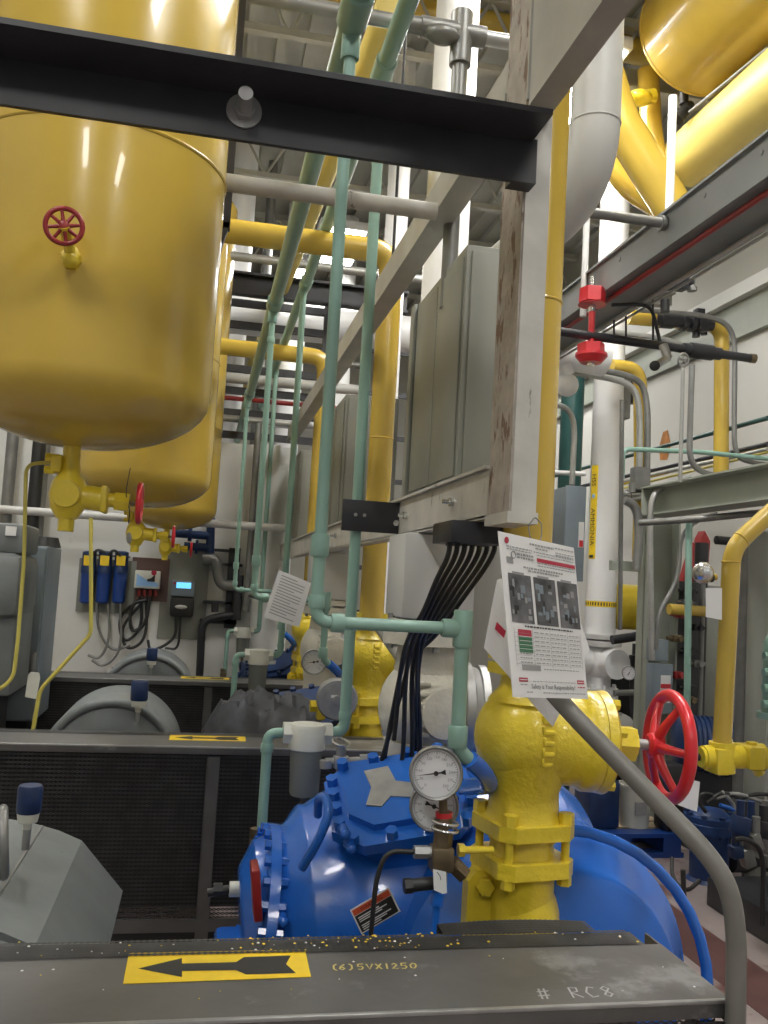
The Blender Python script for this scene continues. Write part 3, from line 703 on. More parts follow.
MB().tube([(XD, Y1, Z1), (XD, Y1, zE), (xT - .02, Y1, zE)], rA, .035, 18).build('pipe', M['green'], t)
mb = MB(); sleeve(mb, (XD, Y1, Z1 - .05), (0, 0, 1), .07, .022); mb.build('coupling', M['green'], t)
mb = MB(); sleeve(mb, (XD, Y1, Z1 - .17), (0, 0, 1), .03, .019); mb.build('coupling', M['green'], t)
mb = MB(); sleeve(mb, (XD, Y1, zE + .17), (0, 0, 1), .05, .021); mb.build('coupling', M['green'], t)
mb = MB(); sleeve(mb, (XD, Y1, zE + .045), (0, 0, 1), .03, .0185); mb.build('coupling', M['green'], t)
mb = MB(); sleeve(mb, (XD + .05, Y1, zE), (1, 0, 0), .03, .0215); mb.build('coupling', M['green'], t)
mb = MB(); sleeve(mb, (xT, Y1, zE), (0, 0, 1), .085, .0225); sleeve(mb, (xT - .03, Y1, zE), (1, 0, 0), .04, .0215); mb.build('tee', M['green'], t)
MB().tube([(xT, Y1, zE), (xT, Y1, zB), (xT + .05, Y1 + .01, zB - .035)], rG, .035, 18).build('lower_leg', M['green'], t)
mb = MB(); sleeve(mb, (xT, Y1, zB + .03), (0, 0, 1), .05, .0225); mb.build('elbow_socket', M['green'], t)
mb = MB(); mb.tube([(xT + .03, Y1, zB - .02), (xT + .07, Y1 + .02, zB - .05), (xT + .12, Y1 + .10, zB - .10), (xT + .12, Y1 + .35, zB - .16)], .021, .04, 16); mb.build('blue_stub', M['blue'], t)
dA = t
dup(dA, (-.005, U, 0), 'seafoam drop pipe ending in a crossbar by the hanging sheet')
dup(dA, (-.01, 2 * U, 0), 'seafoam drop pipe next to the end of the white partition')
# second drop with filter
zF = PY(305, 733, Y2).z; xa, xb, xl = PY(285, 730, Y2).x, PY(330, 732, Y2).x, PY(268, 733, Y2).x
t = thing('filter_drop_pipe', 'seafoam drop pipe with a clear bowl filter above the compressor', 'pipe', (X2, Y2, zF), 'seafoam drops with filters')
MB().tube([(XF, Y2, Z2), (XF, Y2, zF + .012), (xb, Y2, zF)], rF, .03, 18).build('pipe', M['green'], t)
mb = MB(); sleeve(mb, (XF, Y2, zF + .06), (0, 0, 1), .03, .021); mb.build('coupling', M['green'], t)
mb = MB(); sleeve(mb, (XF, Y2, Z2 - .07), (0, 0, 1), .07, .024); mb.build('coupling', M['green'], t)
MB().tube([(xa + .01, Y2, zF), (xl, Y2, zF - .003), (xl, Y2, PY(264, 838, Y2).z)], rG, .03, 18).build('outlet_pipe', M['green'], t)
mb = MB(); sleeve(mb, (xl, Y2, zF - .05), (0, 0, 1), .03, .021); mb.build('coupling', M['green'], t)
fc = V(((xa + xb) / 2, Y2, zF))
mb = MB(); mb.lathe([(-.055, .052), (-.05, .060), (.02, .064), (.03, .058), (.034, .03)], fc, (0, 0, 1), 28); mb.cyl((xa - .004, Y2, zF), (xb + .004, Y2, zF), .030); mb.hexa((xa - .006, Y2, zF), (xa + .022, Y2, zF), .037); mb.hexa((xb - .022, Y2, zF), (xb + .006, Y2, zF), .037)
fh = mb.build('filter_head', M['plastic_white'], t)
mb = MB(); mb.lathe([(-.215, .012), (-.205, .012), (-.20, .044), (-.19, .049), (-.06, .054), (-.05, .054)], fc, (0, 0, 1), 28); mb.build('filter_bowl', M['bowl'], t)
MB().cyl(fc + V((0, 0, -.245)), fc + V((0, 0, -.20)), .010, seg=12).build('drain_cock', M['brass'], t)
mb = MB(); p = PY(257, 846, Y2); mb.box(p, (.05, .045, .055), None, .008); mb.cyl(p - V((0, 0, .06)), p + V((0, 0, .05)), .02); mb.hexa(p + V((0, 0, .03)), p + V((0, 0, .055)), .027); mb.build('brass_valve', M['brass'], t)
dup(t, (-.02, U, .06), 'seafoam drop pipe with a grey bowl filter over the middle guard')
dup(t, (.0, 2 * U, .06), 'farthest seafoam drop pipe with a small bowl filter')
# brass valve at the right of the filter
mb = MB(); q = lambda u, v: PY(u, v, 2.9)
mb.torus(q(341, 742), (.2, -.3, 1), .028, .004, 24, 8)
t = thing('hose_valve', 'small dull metal hose valve between the filter and the compressor cover', 'valve', q(342, 775))
mb.build('coil_ring', M['steel'], t)
MB().cyl(q(341, 772), q(341, 745), .016).box(q(341, 762), (.05, .04, .04), None, .006).cyl(q(325, 762), q(385, 760), .013).hexa(q(360, 761), q(372, 760.5), .022).cyl(q(326, 760), q(326, 768), .02).build('valve_body', M['steel_dull'], t)

# ------------------------------------------------------------------ cable bundle
pk = thing('cable_bundle', 'bundle of black cables sweeping down from the underside of the lower channel', 'cables', PY(430, 640, 2.5))
mb = MB(); mb.bb((PY(446, 530, 2.15).x, 2.10, 1.715), (PY(500, 530, 2.15).x, 2.28, 1.768), .003); mb.build('gland_strip', M['black_steel'], pk)
ends = [(398, 700), (404, 742), (413, 745), (421, 740), (386, 745), (376, 780), (417, 748)]
for i, (eu, ev) in enumerate(ends):
    u0 = 450 + i * 7.5
    y = 2.16 + .02 * i
    pts = [PY(u0, 538, y), PY(u0 - 1, 556, y), PY(u0 - 14 - i * 3, 580 + i * 3, y + .04), PY(424 + i * 2, 612 + i * 4, y + .12), PY(406 + (i % 4) * 5, 640 + i * 2, y + .2), PY(399 + (i % 4) * 6, 680, y + .28), PY(eu, ev, y + .37), PY(eu - 4, ev + 40, y + .40)]
    MB().hexa(PY(u0, 538, y), PY(u0, 546, y), .011).tube(pts, .0068, .10, 10).build('cable', M['black'], pk)
MB().tube([PY(422, 618, 2.34), PY(417, 660, 2.42), PY(416, 720, 2.55), PY(420, 760, 2.72)], .005, .05, 8).build('cable', M['black'], pk)

# ------------------------------------------------------------------ cross pipes over the frame
pA, pB = PX(436, 213, .64), None
yA = pA.y; solo('cross_pipe', MB().cyl((-.02, yA, PY(330, 197, yA).z), (.64, yA, PY(330, 197, yA).z), .0265, seg=24), M['worn'], 'grey-white horizontal pipe from the nearest tank to the upper channel', 'pipe')
yC = 2.75; zC = PY(320, 8, yC).z
t = thing('conduit_run', 'grey conduit run with a tee fitting high above the black beam', 'conduit', (.5, yC, zC))
xe = PY(455, 45, yC).x
MB().cyl((.02, yC, zC), (.92, yC, zC), .024, seg=20).build('pipe', M['galv'], t)
MB().cyl((xe + .02, yC, zC + .06), (xe + .02, yC, 2.5), .026).build('drop', M['galv_dark'], t)
mb = MB(); mb.cyl((xe + .02, yC, zC - .11), (xe + .02, yC, zC + .07), .036); mb.cyl((xe - .12, yC, zC), (xe + .10, yC, zC), .034); mb.ball((xe - .05, yC - .02, zC - .03), .05, 18, (1.2, .8, .6)); mb.cyl((xe - .17, yC, zC), (xe - .12, yC, zC), .028)
mb.build('tee_fitting', M['galv_dark'], t)
ptube_n = 0
def ptube(name, pts, r, m, label, cat='pipe', fil=.08, group=None, seg=14):
    k_ = 1.245 if name in ('wall_conduit', 'post_conduit', 'mint_pipe') and min(p[2] for p in pts) < 5.15 else 1.0
    P = [PY(p[0], p[1], p[2] * k_) for p in pts]; r *= k_; fil *= k_
    return solo(name, MB().tube(P, r, fil, seg), M[m], label, cat, None, group)
# black post with brace near the tank
mb = MB(); a, b = PY(241, 0, 3.05), PY(236, 160, 3.05)
mb.bb((a.x - .018, 3.03, 2.78), (a.x + .018, 3.07, 5.9)); mb.prism([(a.x - .03, 3.03, 2.80), (a.x + .018, 3.03, 2.80), (a.x - .03, 3.03, 2.62), (a.x - .06, 3.03, 2.64)], V((0, .04, 0)))
solo('hanger_post', mb, M['black_steel'], 'dark steel hanger post right behind the nearest tank edge', 'post')
# white jacketed vertical pipes in the back
def vpipe(name, u, v, Y, r, m, label, z0, z1, group=None):
    p = PY(u, v, Y); return solo(name, MB().lathe([(0, r), (z1 - z0, r)], (p.x, Y, z0), (0, 0, 1), 32), M[m], label, 'pipe', None, group)
vpipe('white_pipe', 250, 100, 8.75, .125, 'white_pipe', 'pale jacketed vertical pipe showing past the nearest tank', 0, 6.0)
vpipe('white_pipe', 452, 130, 4.6, .12, 'white_pipe', 'white jacketed vertical pipe behind the conduit tee', 1.9, 6.0)
vpipe('white_pipe', 395, 250, 7.0, .09, 'white_pipe', 'slim white vertical pipe behind the yellow elbow', 1.2, 6.0)
vpipe('vent_rod', 403, 80, 3.4, .006, 'black', 'thin dark hanger rod between the seafoam drop and the worn column', 2.886, 6.0)
# yellow overhead lines
solo('yellow_header', MB().cyl((.62, 3.6, 4.06), (.38, 12, 4.06), .06, seg=24), M['yellow_pale'], 'pale yellow pipe running back beside the seafoam headers', 'pipe')
ptube('yellow_header', [(300, -8, 6.2), (700, 62, 6.2)], .10, 'yellow', 'yellow cross pipe near the roof behind the worn column', seg=24)
# racks beyond the partition
for i, (v0, Y, h) in enumerate(((292, 7.52, .17),)):
    p = PY(225, v0 - 18, Y); mb = MB(); mb.bb((-1.2, Y, p.z - h), (1.6, Y + .02, p.z + .02)); mb.bb((-1.2, Y - .07, p.z), (1.6, Y + .02, p.z + .02)); mb.bb((-1.2, Y - .07, p.z - h), (1.6, Y + .02, p.z - h + .02))
    solo('rack_beam', mb, M['black_steel'], 'dark channel beam crossing behind the bright lamp', 'beam')
p = PY(225, 312, 8.2); solo('white_header', MB().cyl((-1.5, 8.2, p.z - .02), (2.2, 8.2, p.z - .02), .17, seg=32), M['white_pipe'], 'thick white jacketed pipe crossing beneath the dark channel beam', 'pipe')
p = PY(225, 255, 7.0); solo('cross_conduit', MB().cyl((-.8, 7.0, p.z), (2.0, 7.0, p.z), .035, seg=16), M['galv'], 'grey cross conduit just above the bright lamp', 'conduit')
# steel rack above the partition
def frame_rack(label, X, Y, w, z0, z1, n):
    t = thing('pipe_rack', label, 'rack', (X, Y, z0), 'dark steel pipe racks')
    for s in (0, 1): MB().bb((X + s * w - .03, Y - .03, z0), (X + s * w + .03, Y + .03, z1)).build('upright', M['grate'], t)
    for k in range(n):
        z = z0 + .05 + (z1 - z0) * k / n; MB().bb((X, Y - .025, z), (X + w, Y + .025, z + .06)).build('crossbar', M['grate'], t)
    return t
zw = 2.741
ra = frame_rack('dark steel pipe rack standing on the end of the white partition', -.05, 7.82, 1.0, zw, 4.1, 7)
ra.location.z = zw
dup(ra, (-1.3, .01, 0), 'dark steel pipe rack on the white partition behind the tanks')
rb = frame_rack('tall dark steel pipe rack at the far end wall', -.4, 11.0, 1.3, 0, 5.2, 9)
dup(rb, (1.9, .6, 0), 'second tall dark pipe rack at the far end wall')
for i, (z, r, m, Y, lb) in enumerate(((2.95, .03, 'galv', 7.75, 'lowest grey pipe on the partition rack'), (3.12, .02, 'red_dark', 7.72, 'thin red pipe on the partition rack'), (3.3, .045, 'grey_pipe', 7.74, 'pale pipe in the middle of the partition rack'),
                                   (3.52, .03, 'galv_dark', 7.74, 'dull grey pipe near the top of the partition rack'), (3.2, .05, 'white_pipe', 9.2, 'white pipe crossing beyond the partition'), (4.6, .05, 'galv', 9.5, 'grey pipe crossing high beyond the partition'), (4.95, .04, 'galv_dark', 8.6, 'upper dull pipe crossing beyond the partition'))):
    solo('rack_pipe', MB().cyl((-1.8, Y, z), (1.3, Y, z), r, seg=14), M[m], lb, 'pipe', None, 'pipes on the dark racks')
for i, (x, y, r, m, lb) in enumerate(((-.35, 9.0, .09, 'white_pipe', 'white vertical pipe beyond the partition next to the second tank edge'), (.10, 9.6, .07, 'grey_pipe', 'grey vertical pipe beyond the partition, inside the rack'), (.45, 9.2, .05, 'galv_dark', 'dull vertical pipe beyond the partition rack'), (.85, 10.2, .14, 'white_pipe', 'white vertical pipe at the back of the channel frame'), (1.45, 10.4, .12, 'grey_pipe', 'grey vertical pipe deep behind the grey cabinets'))):
    solo('back_pipe', MB().cyl((x, y, .0), (x, y, 5.95), r, seg=20), M[m], lb, 'pipe', None, 'vertical pipes beyond the partition')
# lit lamp hanging between the seafoam headers
p = PY(298, 271, 7.6)
t = thing('hanging_lamp', 'bright hanging lamp glowing between the seafoam headers', 'lamp', p)
MB().ball(p, .07, 20, (1.0, .6, 1.2)).build('bulb', M['lamp'], t); MB().cyl(p + V((0, 0, .06)), p + V((0, 0, .14)), .05, .03).build('cap', M['lamp_body'], t); MB().cyl(p + V((0, 0, .14)), (p.x, p.y, 6.0), .008, seg=8).build('hanger', M['galv_dark'], t)

# ------------------------------------------------------------------ grey jacketed elbow right of the riser
pc = PY(597, 80, 2.7)
t = thing('jacketed_elbow', 'grey jacketed pipe elbow hanging right of the yellow riser', 'pipe', (pc.x, 2.7, 2.55))
zl = PY(590, 195, 2.7).z
MB().tube([(pc.x, 2.7, 4.8), (pc.x, 2.7, zl + .02), (pc.x - .12, 3.3, zl - .06), (pc.x - .15, 4.2, zl - .06)], .082, .24, 32, 12).build('jacket', M['grey_pipe'], t)
MB().torus((pc.x, 2.7, PY(597, 125, 2.7).z), (0, 0, 1), .081, .004, 36, 8).build('band', M['grey_pipe'], t)

# ------------------------------------------------------------------ right hand steel
BX = 2.0; zt = PX(768, 133, BX).z; zu = PX(768, 173, BX).z
mb = MB(); mb.bb((BX + .0, 1.6, zu), (BX + .012, 7.2, zt)); mb.bb((BX - .02, 1.6, zt - .012), (BX + .28, 7.2, zt)); mb.bb((BX - .0, 1.6, zu - .012), (BX + .30, 7.2, zu))
for k in range(12): mb.cyl((BX - .004, 2.2 + k * .4, zt - .06), (BX + .0, 2.2 + k * .4, zt - .06), .012, seg=10)
solo('grey_girder', mb, M['beam'], 'blue-grey steel girder under the white topped header', 'beam')
solo('red_line', MB().cyl((BX + .06, 1.6, zu - .03), (BX + .06, 6.4, zu - .03), .014), M['red_dark'], 'thin dark red pipe clipped under the blue-grey girder', 'pipe')
solo('girder_conduit', MB().cyl((BX + .24, 1.6, zu - .035), (BX + .24, 6.4, zu - .035), .012).cyl((BX + .285, 1.6, zu - .04), (BX + .285, 6.4, zu - .04), .008), M['galv'], 'pair of thin conduits along the underside of the girder', 'conduit')
LX = 3.12; za = PX(768, 466, LX).z; zb = PX(768, 500, LX).z; ye = PX(652, 488, LX).y
mb = MB(); mb.bb((LX, 2.0, zb), (LX + .012, ye, za)); mb.bb((LX - .09, 2.0, za - .012), (LX + .1, ye, za)); mb.bb((LX - .09, 2.0, zb - .012), (LX + .1, ye, zb)); mb.bb((LX - .08, ye - .02, zb), (LX + .1, ye, za))
solo('mezzanine_beam', mb, M['beam_green'], 'grey-green I-beam resting on the pale post beyond the handwheel', 'beam')
yq = ye + .13; px0, px1 = PY(643, 620, yq).x, PY(671, 620, yq).x
mb = MB(); mb.bb((px0, yq - .1, 0), (px0 + .014, yq + .1, zb - .013)); mb.bb((px1 - .014, yq - .1, 0), (px1, yq + .1, zb - .013)); mb.bb((px0, yq - .006, 0), (px1, yq + .006, zb - .013)); mb.bb((px0 - .04, yq - .12, 0), (px1 + .04, yq + .14, .02))
t = thing('mezzanine_post', 'pale grey-green steel post under the I-beam beyond the handwheel', 'post', ((px0 + px1) / 2, yq, 0)); mb.build('post', M['beam_green'], t)
# yellow horizontal drum overhead
DX = 3.0; c = PX(697, 36, DX); rD = .42
t = thing('yellow_drum', 'big yellow horizontal drum hanging overhead by the right wall', 'tank', (DX, c.y, c.z - rD))
MB().lathe([(-.16, .02), (-.155, .12), (-.13, .24), (-.08, .34), (0, rD), (4.2, rD), (4.35, .2)], (DX, c.y, c.z), (0, -1, 0), 64).build('shell', M['yellow'], t)
MB().torus((DX, c.y - .02, c.z), (0, 1, 0), rD, .006, 64, 8).build('weld_seam', M['yellow'], t)
mb = MB(); q = lambda u, v: PY(u, v, c.y + .1)
mb.cyl(q(684, 92), q(684, 104), .03); mb.cyl(q(684, 104), q(690, 112), .035); mb.cyl(q(691, 104), q(678, 120), .028, .04); mb.build('drain_valve', M['black'], t)
handwheel(q(672, 124), (.6, -.6, -.2), .05, .007, 5, .014).build('handwheel', M['black'], t)
solo('drum_stay', MB().tube([PY(690, 112, c.y + .05), PX(768, 48, 3.05)], .012), M['galv_dark'], 'thin dark stay pipe running forward under the yellow drum', 'pipe')
# white topped header
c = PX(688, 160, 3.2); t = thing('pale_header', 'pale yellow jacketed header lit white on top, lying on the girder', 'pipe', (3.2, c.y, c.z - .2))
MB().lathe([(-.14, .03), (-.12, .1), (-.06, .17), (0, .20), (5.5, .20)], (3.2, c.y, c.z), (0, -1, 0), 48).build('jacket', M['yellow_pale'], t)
# yellow piping cluster
Yk = 5.2
ptube('yellow_line', [(600, 60, Yk), (618, 120, Yk), (688, 232, Yk)], .125, 'yellow', 'thick slanting yellow pipe behind the grey jacketed elbow', fil=.1, seg=28)
ptube('yellow_line', [(648, 70, Yk + .5), (652, 140, Yk + .5), (664, 190, Yk + .5)], .075, 'yellow', 'short upright yellow pipe beneath the pale roof channel', fil=.15, seg=24)
ptube('yellow_line', [(604, 150, Yk + .7), (622, 185, Yk + .7), (655, 208, Yk + .7), (690, 225, Yk + .7)], .07, 'yellow', 'lower yellow bend under the slanting yellow pipe', fil=.3, seg=22)
mb = MB(); mb.ball(PY(640, 98, Yk + .35), .075, 18, (1.2, 1, .7)); mb.cyl(PY(628, 100, Yk + .35), PY(654, 96, Yk + .35), .05); solo('yellow_elbow', mb, M['yellow_cast'], 'lumpy yellow valve body beneath the pale roof channel', 'valve')
p = PY(620, 66, 5.9); mb = MB(); mb.bb((p.x - .4, 5.9, p.z - .20), (p.x + 1.0, 5.95, p.z)); mb.bb((p.x - .4, 5.8, p.z - .21), (p.x + 1.0, 5.95, p.z - .19)); solo('roof_channel', mb, M['truss'], 'pale channel crossing below the end of the yellow drum', 'beam')
vpipe('white_conduit', 671, 160, 4.2, .022, 'white_pipe', 'slim white vertical conduit below the drum valve', 3.45, 4.26)
p = PX(662, 223, BX - .02); mb = MB(); mb.cyl((BX - .40, p.y, p.z), (BX, p.y, p.z), .024); mb.cyl((BX - .03, p.y, p.z), (BX - .005, p.y, p.z), .034)
solo('stub_pipe', mb, M['galv_dark'], 'short grey stub pipe fixed to the side of the girder', 'pipe')
vpipe('white_conduit', 586, 240, 4.6, .018, 'grey_pipe', 'pale vertical conduit just left of the white ammonia pipe', 3.15, 3.9)
# ------------------------------------------------------------------ white ammonia pipe
aY = 6.6; pa = PY(607.5, 420, aY); ar = .118; ka = 1.2
t = thing('ammonia_pipe', 'white vertical pipe with a yellow ammonia sign above white valves', 'pipe', (pa.x, aY, 1.0))
zl = PY(601, 634, aY).z
MB().lathe([(0, ar), (2.03, ar), (2.035, ar * 1.03), (2.05, ar * 1.03), (2.055, ar), (4.0, ar)], (pa.x, aY, zl), (0, 0, 1), 48).build('pipe', M['white_pipe'], t)
zc1 = PY(601, 604, aY).z
mb = MB(); mb.mat(0).lathe([(-.022, ar * 1.005), (-.022, ar * 1.012), (.022, ar * 1.012), (.022, ar * 1.005)], (pa.x, aY, zc1), (0, 0, 1), 48, False)
mb.mat(1)
for k in range(34):
    a0 = k * 2 * PI / 34; pts = [(pa.x + ar * 1.016 * math.cos(a0 + d), aY + ar * 1.016 * math.sin(a0 + d), zc1 + z) for d, z in ((0, -.013), (.09, -.013), (.09, .013), (0, .013))]; mb.quad(*pts)
mb.build('band_sticker', [M['decal_yellow'], M['ink']], t)
zs0, zs1 = PY(590, 559, aY).z, PY(594, 466, aY).z
ang0 = math.atan2(-aY, -pa.x) - .80      # left flank as seen from the aisle
mb = MB(); mb.mat(0); n = 8; wS = .62
S = lambda a, z, k=1.012: V((pa.x + ar * k * math.cos(a), aY + ar * k * math.sin(a), z))
for k in range(n):
    a0 = ang0 - wS / 2 + wS * k / n; a1 = a0 + wS / n; mb.quad(S(a0, zs0), S(a1, zs0), S(a1, zs1), S(a0, zs1))
am = ang0; exT = V((0, 0, -1)); eyT = V((-math.sin(am), math.cos(am), 0)); rad = V((math.cos(am), math.sin(am), 0))
eyT = eyT if exT.cross(eyT).dot(rad) > 0 else -eyT
L = zs1 - zs0
mb.mat(1).text('AMMONIA', S(am, zs1 - L * .66, 1.03), exT, eyT, .062, 'CENTER'); mb.text('HSS', S(am, zs1 - L * .16, 1.03), exT, eyT, .06, 'CENTER')
mb.prism([S(am, zs0 + .03, 1.02) + eyT * .02, S(am, zs0 + .03, 1.02) - eyT * .02, S(am, zs0 + .01, 1.02) - eyT * .02, S(am, zs0 + .01, 1.02) + eyT * .02], rad * .002)
mb.mat(2).lathe([(0, .018), (.002, .016)], S(am, zs1 - L * .33, 1.02), rad, 14)
mb.build('ammonia_sign', [M['decal_yellow'], M['ink'], M['sky_blue']], t)
# white valves beneath
t = thing('white_valve', 'stack of white flanged valves below the ammonia pipe', 'valve', (pa.x, aY, .0))
zz0 = zl
mb = MB(); mb.lathe([(-.03 * ka, .14 * ka), (0, .14 * ka)], (pa.x, aY, zz0), (0, 0, 1), 32); mb.lathe([(-.075 * ka, .14 * ka), (-.04 * ka, .14 * ka)], (pa.x, aY, zz0), (0, 0, 1), 32); mb.build('flange', M['grey_pipe'], t)
p1 = PY(606, 662, aY); mb = MB(); mb.ball((pa.x, aY, p1.z), .125 * ka, 28); mb.cyl((pa.x, aY, zz0 - .07 * ka), (pa.x, aY, p1.z - .3 * ka), .08 * ka); mb.cyl((pa.x + .03 * ka, aY - .03 * ka, p1.z), (pa.x + .05 * ka, aY - .17 * ka, p1.z), .10 * ka, .095 * ka); mb.cyl((pa.x - .02 * ka, aY, p1.z), (pa.x - .2 * ka, aY - .03 * ka, p1.z), .09 * ka); mb.build('upper_body', M['white_pipe'], t)
p2 = PY(603, 698, aY); mb = MB(); mb.lathe([(-.03 * ka, .13 * ka), (.0, .13 * ka)], (pa.x, aY, p2.z + .02 * ka), (0, 0, 1), 28); mb.lathe([(.015 * ka, .13 * ka), (.045 * ka, .13 * ka)], (pa.x, aY, p2.z + .02 * ka), (0, 0, 1), 28)
for q in range(8): mb.cyl((pa.x + .11 * ka * math.cos(q * .785), aY + .11 * ka * math.sin(q * .785), p2.z - .03 * ka), (pa.x + .11 * ka * math.cos(q * .785), aY + .11 * ka * math.sin(q * .785), p2.z + .09 * ka), .012 * ka, seg=8)
mb.build('mid_flange', M['white_pipe'], t)
p3 = PY(608, 728, aY); mb = MB(); mb.ball((pa.x + .02 * ka, aY, p3.z), .15 * ka, 28); mb.cyl((pa.x + .04 * ka, aY - .03 * ka, p3.z), (pa.x + .07 * ka, aY - .2 * ka, p3.z), .13 * ka, .12 * ka); mb.cyl((pa.x, aY, 0), (pa.x, aY, p3.z), .09 * ka); mb.build('lower_body', M['white_pipe'], t)
mb = MB(); mb.torus(PY(619, 722, aY - .2 * ka), (.6 * ka, -.8 * ka, 0), .05 * ka, .012 * ka, 24, 8); mb.build('ring', M['galv'], t)
# ------------------------------------------------------------------ right: alarm, black line, conduits
aH = 4.4; q = lambda u, v, y=aH: PY(u, v, y)
t = thing('sprinkler_alarm', 'red hanging alarm with two hexagonal red caps under the girder', 'alarm', q(591, 362))
mb = MB(); mb.hexa(q(592, 303), q(593, 289), .07); mb.lathe([(0, .075), (.012, .05)], q(592, 303) - V((0, 0, .012)), (0, 0, 1), 20); mb.build('upper_cap', M['red'], t)
MB().cyl(q(592, 303), q(592, 312), .022).cyl(q(593, 289), q(593, 276), .01).build('coupling', M['steel'], t)
MB().cyl(q(592, 310), q(591, 346), .017).build('rod', M['red'], t)
mb = MB(); mb.hexa(q(591, 357), q(591, 344), .072); mb.lathe([(0, .055), (.035, .085), (.05, .085)], q(591, 363), (0, 0, 1), 22); mb.build('lower_cap', M['red'], t)
MB().cyl(q(591, 366), q(591, 360), .022).build('nozzle', M['steel'], t)
t = thing('black_line', 'black jacketed pipe with an end cap sticking out past the yellow gas pipe', 'pipe', q(660, 345))
bl = [q(548, 330), q(645, 344.5), q(722, 354.5)]
MB().cyl(bl[0], q(752, 358.5), .0235, seg=20).build('pipe', M['black_steel'], t)
MB().cyl(q(690, 350), q(712, 353), .042).cyl(q(683, 349), q(690, 350), .034).cyl(q(712, 353), q(720, 354), .034).build('union', M['black_steel'], t)
MB().cyl(q(750, 358.2), q(755, 358.8), .026).build('end_cap', M['brass'], t)
for u, v0 in ((614, 320), (626, 316), (653, 300)):
    MB().cyl(q(u, v0), q(u, 340 + (u - 614) * .13), .006, seg=8).build('hanger', M['black'], t)
MB().tube([q(612, 305), q(640, 304), (q(652, 308)), q(660, 342)], .010, .06, 10).build('hose', M['black'], t)
mb = MB(); mb.cyl(q(663, 345, aH - .1), q(668, 358, aH - .12), .024); mb.cyl(q(668, 358, aH - .12), q(656, 365, aH - .14), .02); mb.build('dull_elbow', M['steel_dull'], t)
MB().lathe([(-.02, .022), (.02, .027), (.026, .015)], q(655, 366, aH - .16), (-.5, -.8, -.2), 18).build('black_cap', M['black'], t)
handwheel(q(683, 360, aH - .1), (.3, -1, -.2), .035, .006, 5, .01).build('handwheel', M['steel_dull'], t)
mb = MB(); a = q(598, 291, 4.6); b = q(672, 301, 4.6); mb.bb((a.x, 4.6, a.z - .03), (b.x, 4.66, a.z + .03)); mb.bb((a.x, 4.56, a.z + .025), (b.x, 4.66, a.z + .035))
for k in range(2): mb.cyl((b.x - .03 - k * .06, 4.6, a.z), (b.x - .03 - k * .06, 4.592, a.z), .012)
solo('strut_channel', mb, M['frame'], 'pale strut channel under the girder behind the red alarm', 'bracket')
t = thing('solenoid_valve', 'small dark solenoid valve at the end of the pale strut', 'valve', q(683, 292, 4.5))
MB().box(q(678, 283, 4.5), (.10, .08, .08), None, .01).cyl(q(680, 281, 4.5), q(692, 283, 4.5), .022).build('body', M['black_steel'], t)
MB().cyl(q(692, 289, 4.5), q(692, 270, 4.5), .018).hexa(q(692, 291, 4.5), q(692, 287, 4.5), .028).build('coil', M['galv_dark'], t)
MB().cyl(q(665, 300, 4.5), q(665, 312, 4.5), .025).build('plug', M['black'], t)
# yellow gas pipe with valve train
gY = 6.1; q = lambda u, v, y=gY: PY(u, v, y)
t = thing('yellow_gas_pipe', 'yellow pipe dropping in front of the cream wall at a black valve train', 'pipe', q(720, 470))
MB().tube([q(628, 317), q(722, 325), q(721, 480)], .056, .14, 24, 10).build('pipe', M['yellow'], t)
mb = MB(); mb.cyl(q(655, 319, gY - .02), q(712, 325, gY - .02), .048); mb.cyl(q(660, 320, gY - .02), q(672, 321, gY - .02), .060); mb.cyl(q(681, 322, gY - .02), q(685, 322.5, gY - .02), .066); mb.cyl(q(690, 323, gY - .02), q(694, 323.5, gY - .02), .066); mb.box(q(701, 326, gY - .03), (.08, .11, .10), None, .015); mb.cyl(q(696, 330), q(696, 337), .03); mb.cyl(q(704, 330), q(704, 335), .025); mb.box(q(699, 313, gY), (.07, .07, .06), None, .01)
mb.build('valve_train', M['black_steel'], t)
ptube('wall_conduit', [(640, 310, gY - .15), (712, 316, gY - .15), (735, 330, gY - .15), (734, 455, gY - .15), (750, 463, gY - .15), (800, 468, gY - .15)], .019, 'galv_dark', 'grey conduit arching over the yellow gas pipe and down beside it', 'conduit', fil=.18)
ptube('wall_conduit', [(692, 365, 5.2), (689, 462, 5.2), (704, 474, 5.2), (740, 480, 5.2)], .019, 'galv_dark', 'grey conduit with a swept foot left of the yellow gas pipe', 'conduit', fil=.12)
ptube('wall_conduit', [(683, 365, 5.25), (680, 482, 5.25)], .013, 'galv', 'thin pale conduit straight down beside the swept conduit', 'conduit')
ptube('wall_conduit', [(560, 366, 4.9), (632, 374, 4.9), (648, 392, 4.9), (646, 560, 4.9)], .019, 'galv_dark', 'outer grey conduit bend crossing in front of the ammonia pipe', 'conduit', fil=.22)
ptube('wall_conduit', [(560, 371, 4.86), (625, 380, 4.86), (639, 396, 4.86), (640, 440, 4.86), (639, 480, 4.86)], .019, 'galv', 'inner pale conduit bend crossing in front of the ammonia pipe', 'conduit', fil=.2)
ptube('wall_conduit', [(600, 330, 4.7), (660, 338, 4.7), (682, 345, 4.7), (686, 352, 4.7)], .016, 'galv', 'short pale conduit behind the black jacketed pipe', 'conduit', fil=.1)
ptube('small_yellow_bend', [(612, 366, 6.2), (640, 369, 6.2), (641, 470, 6.2), (639, 560, 6.2)], .052, 'yellow', 'yellow bend passing down behind the grey conduit loops', fil=.14, seg=22)
mb = MB(); a = PY(622, 399, 6.75); mb.box(a, (.10, .12, .34), None, .008); solo('junction_box', mb, M['galv_dark'], 'dull grey junction box at the edge of the ammonia pipe', 'box')
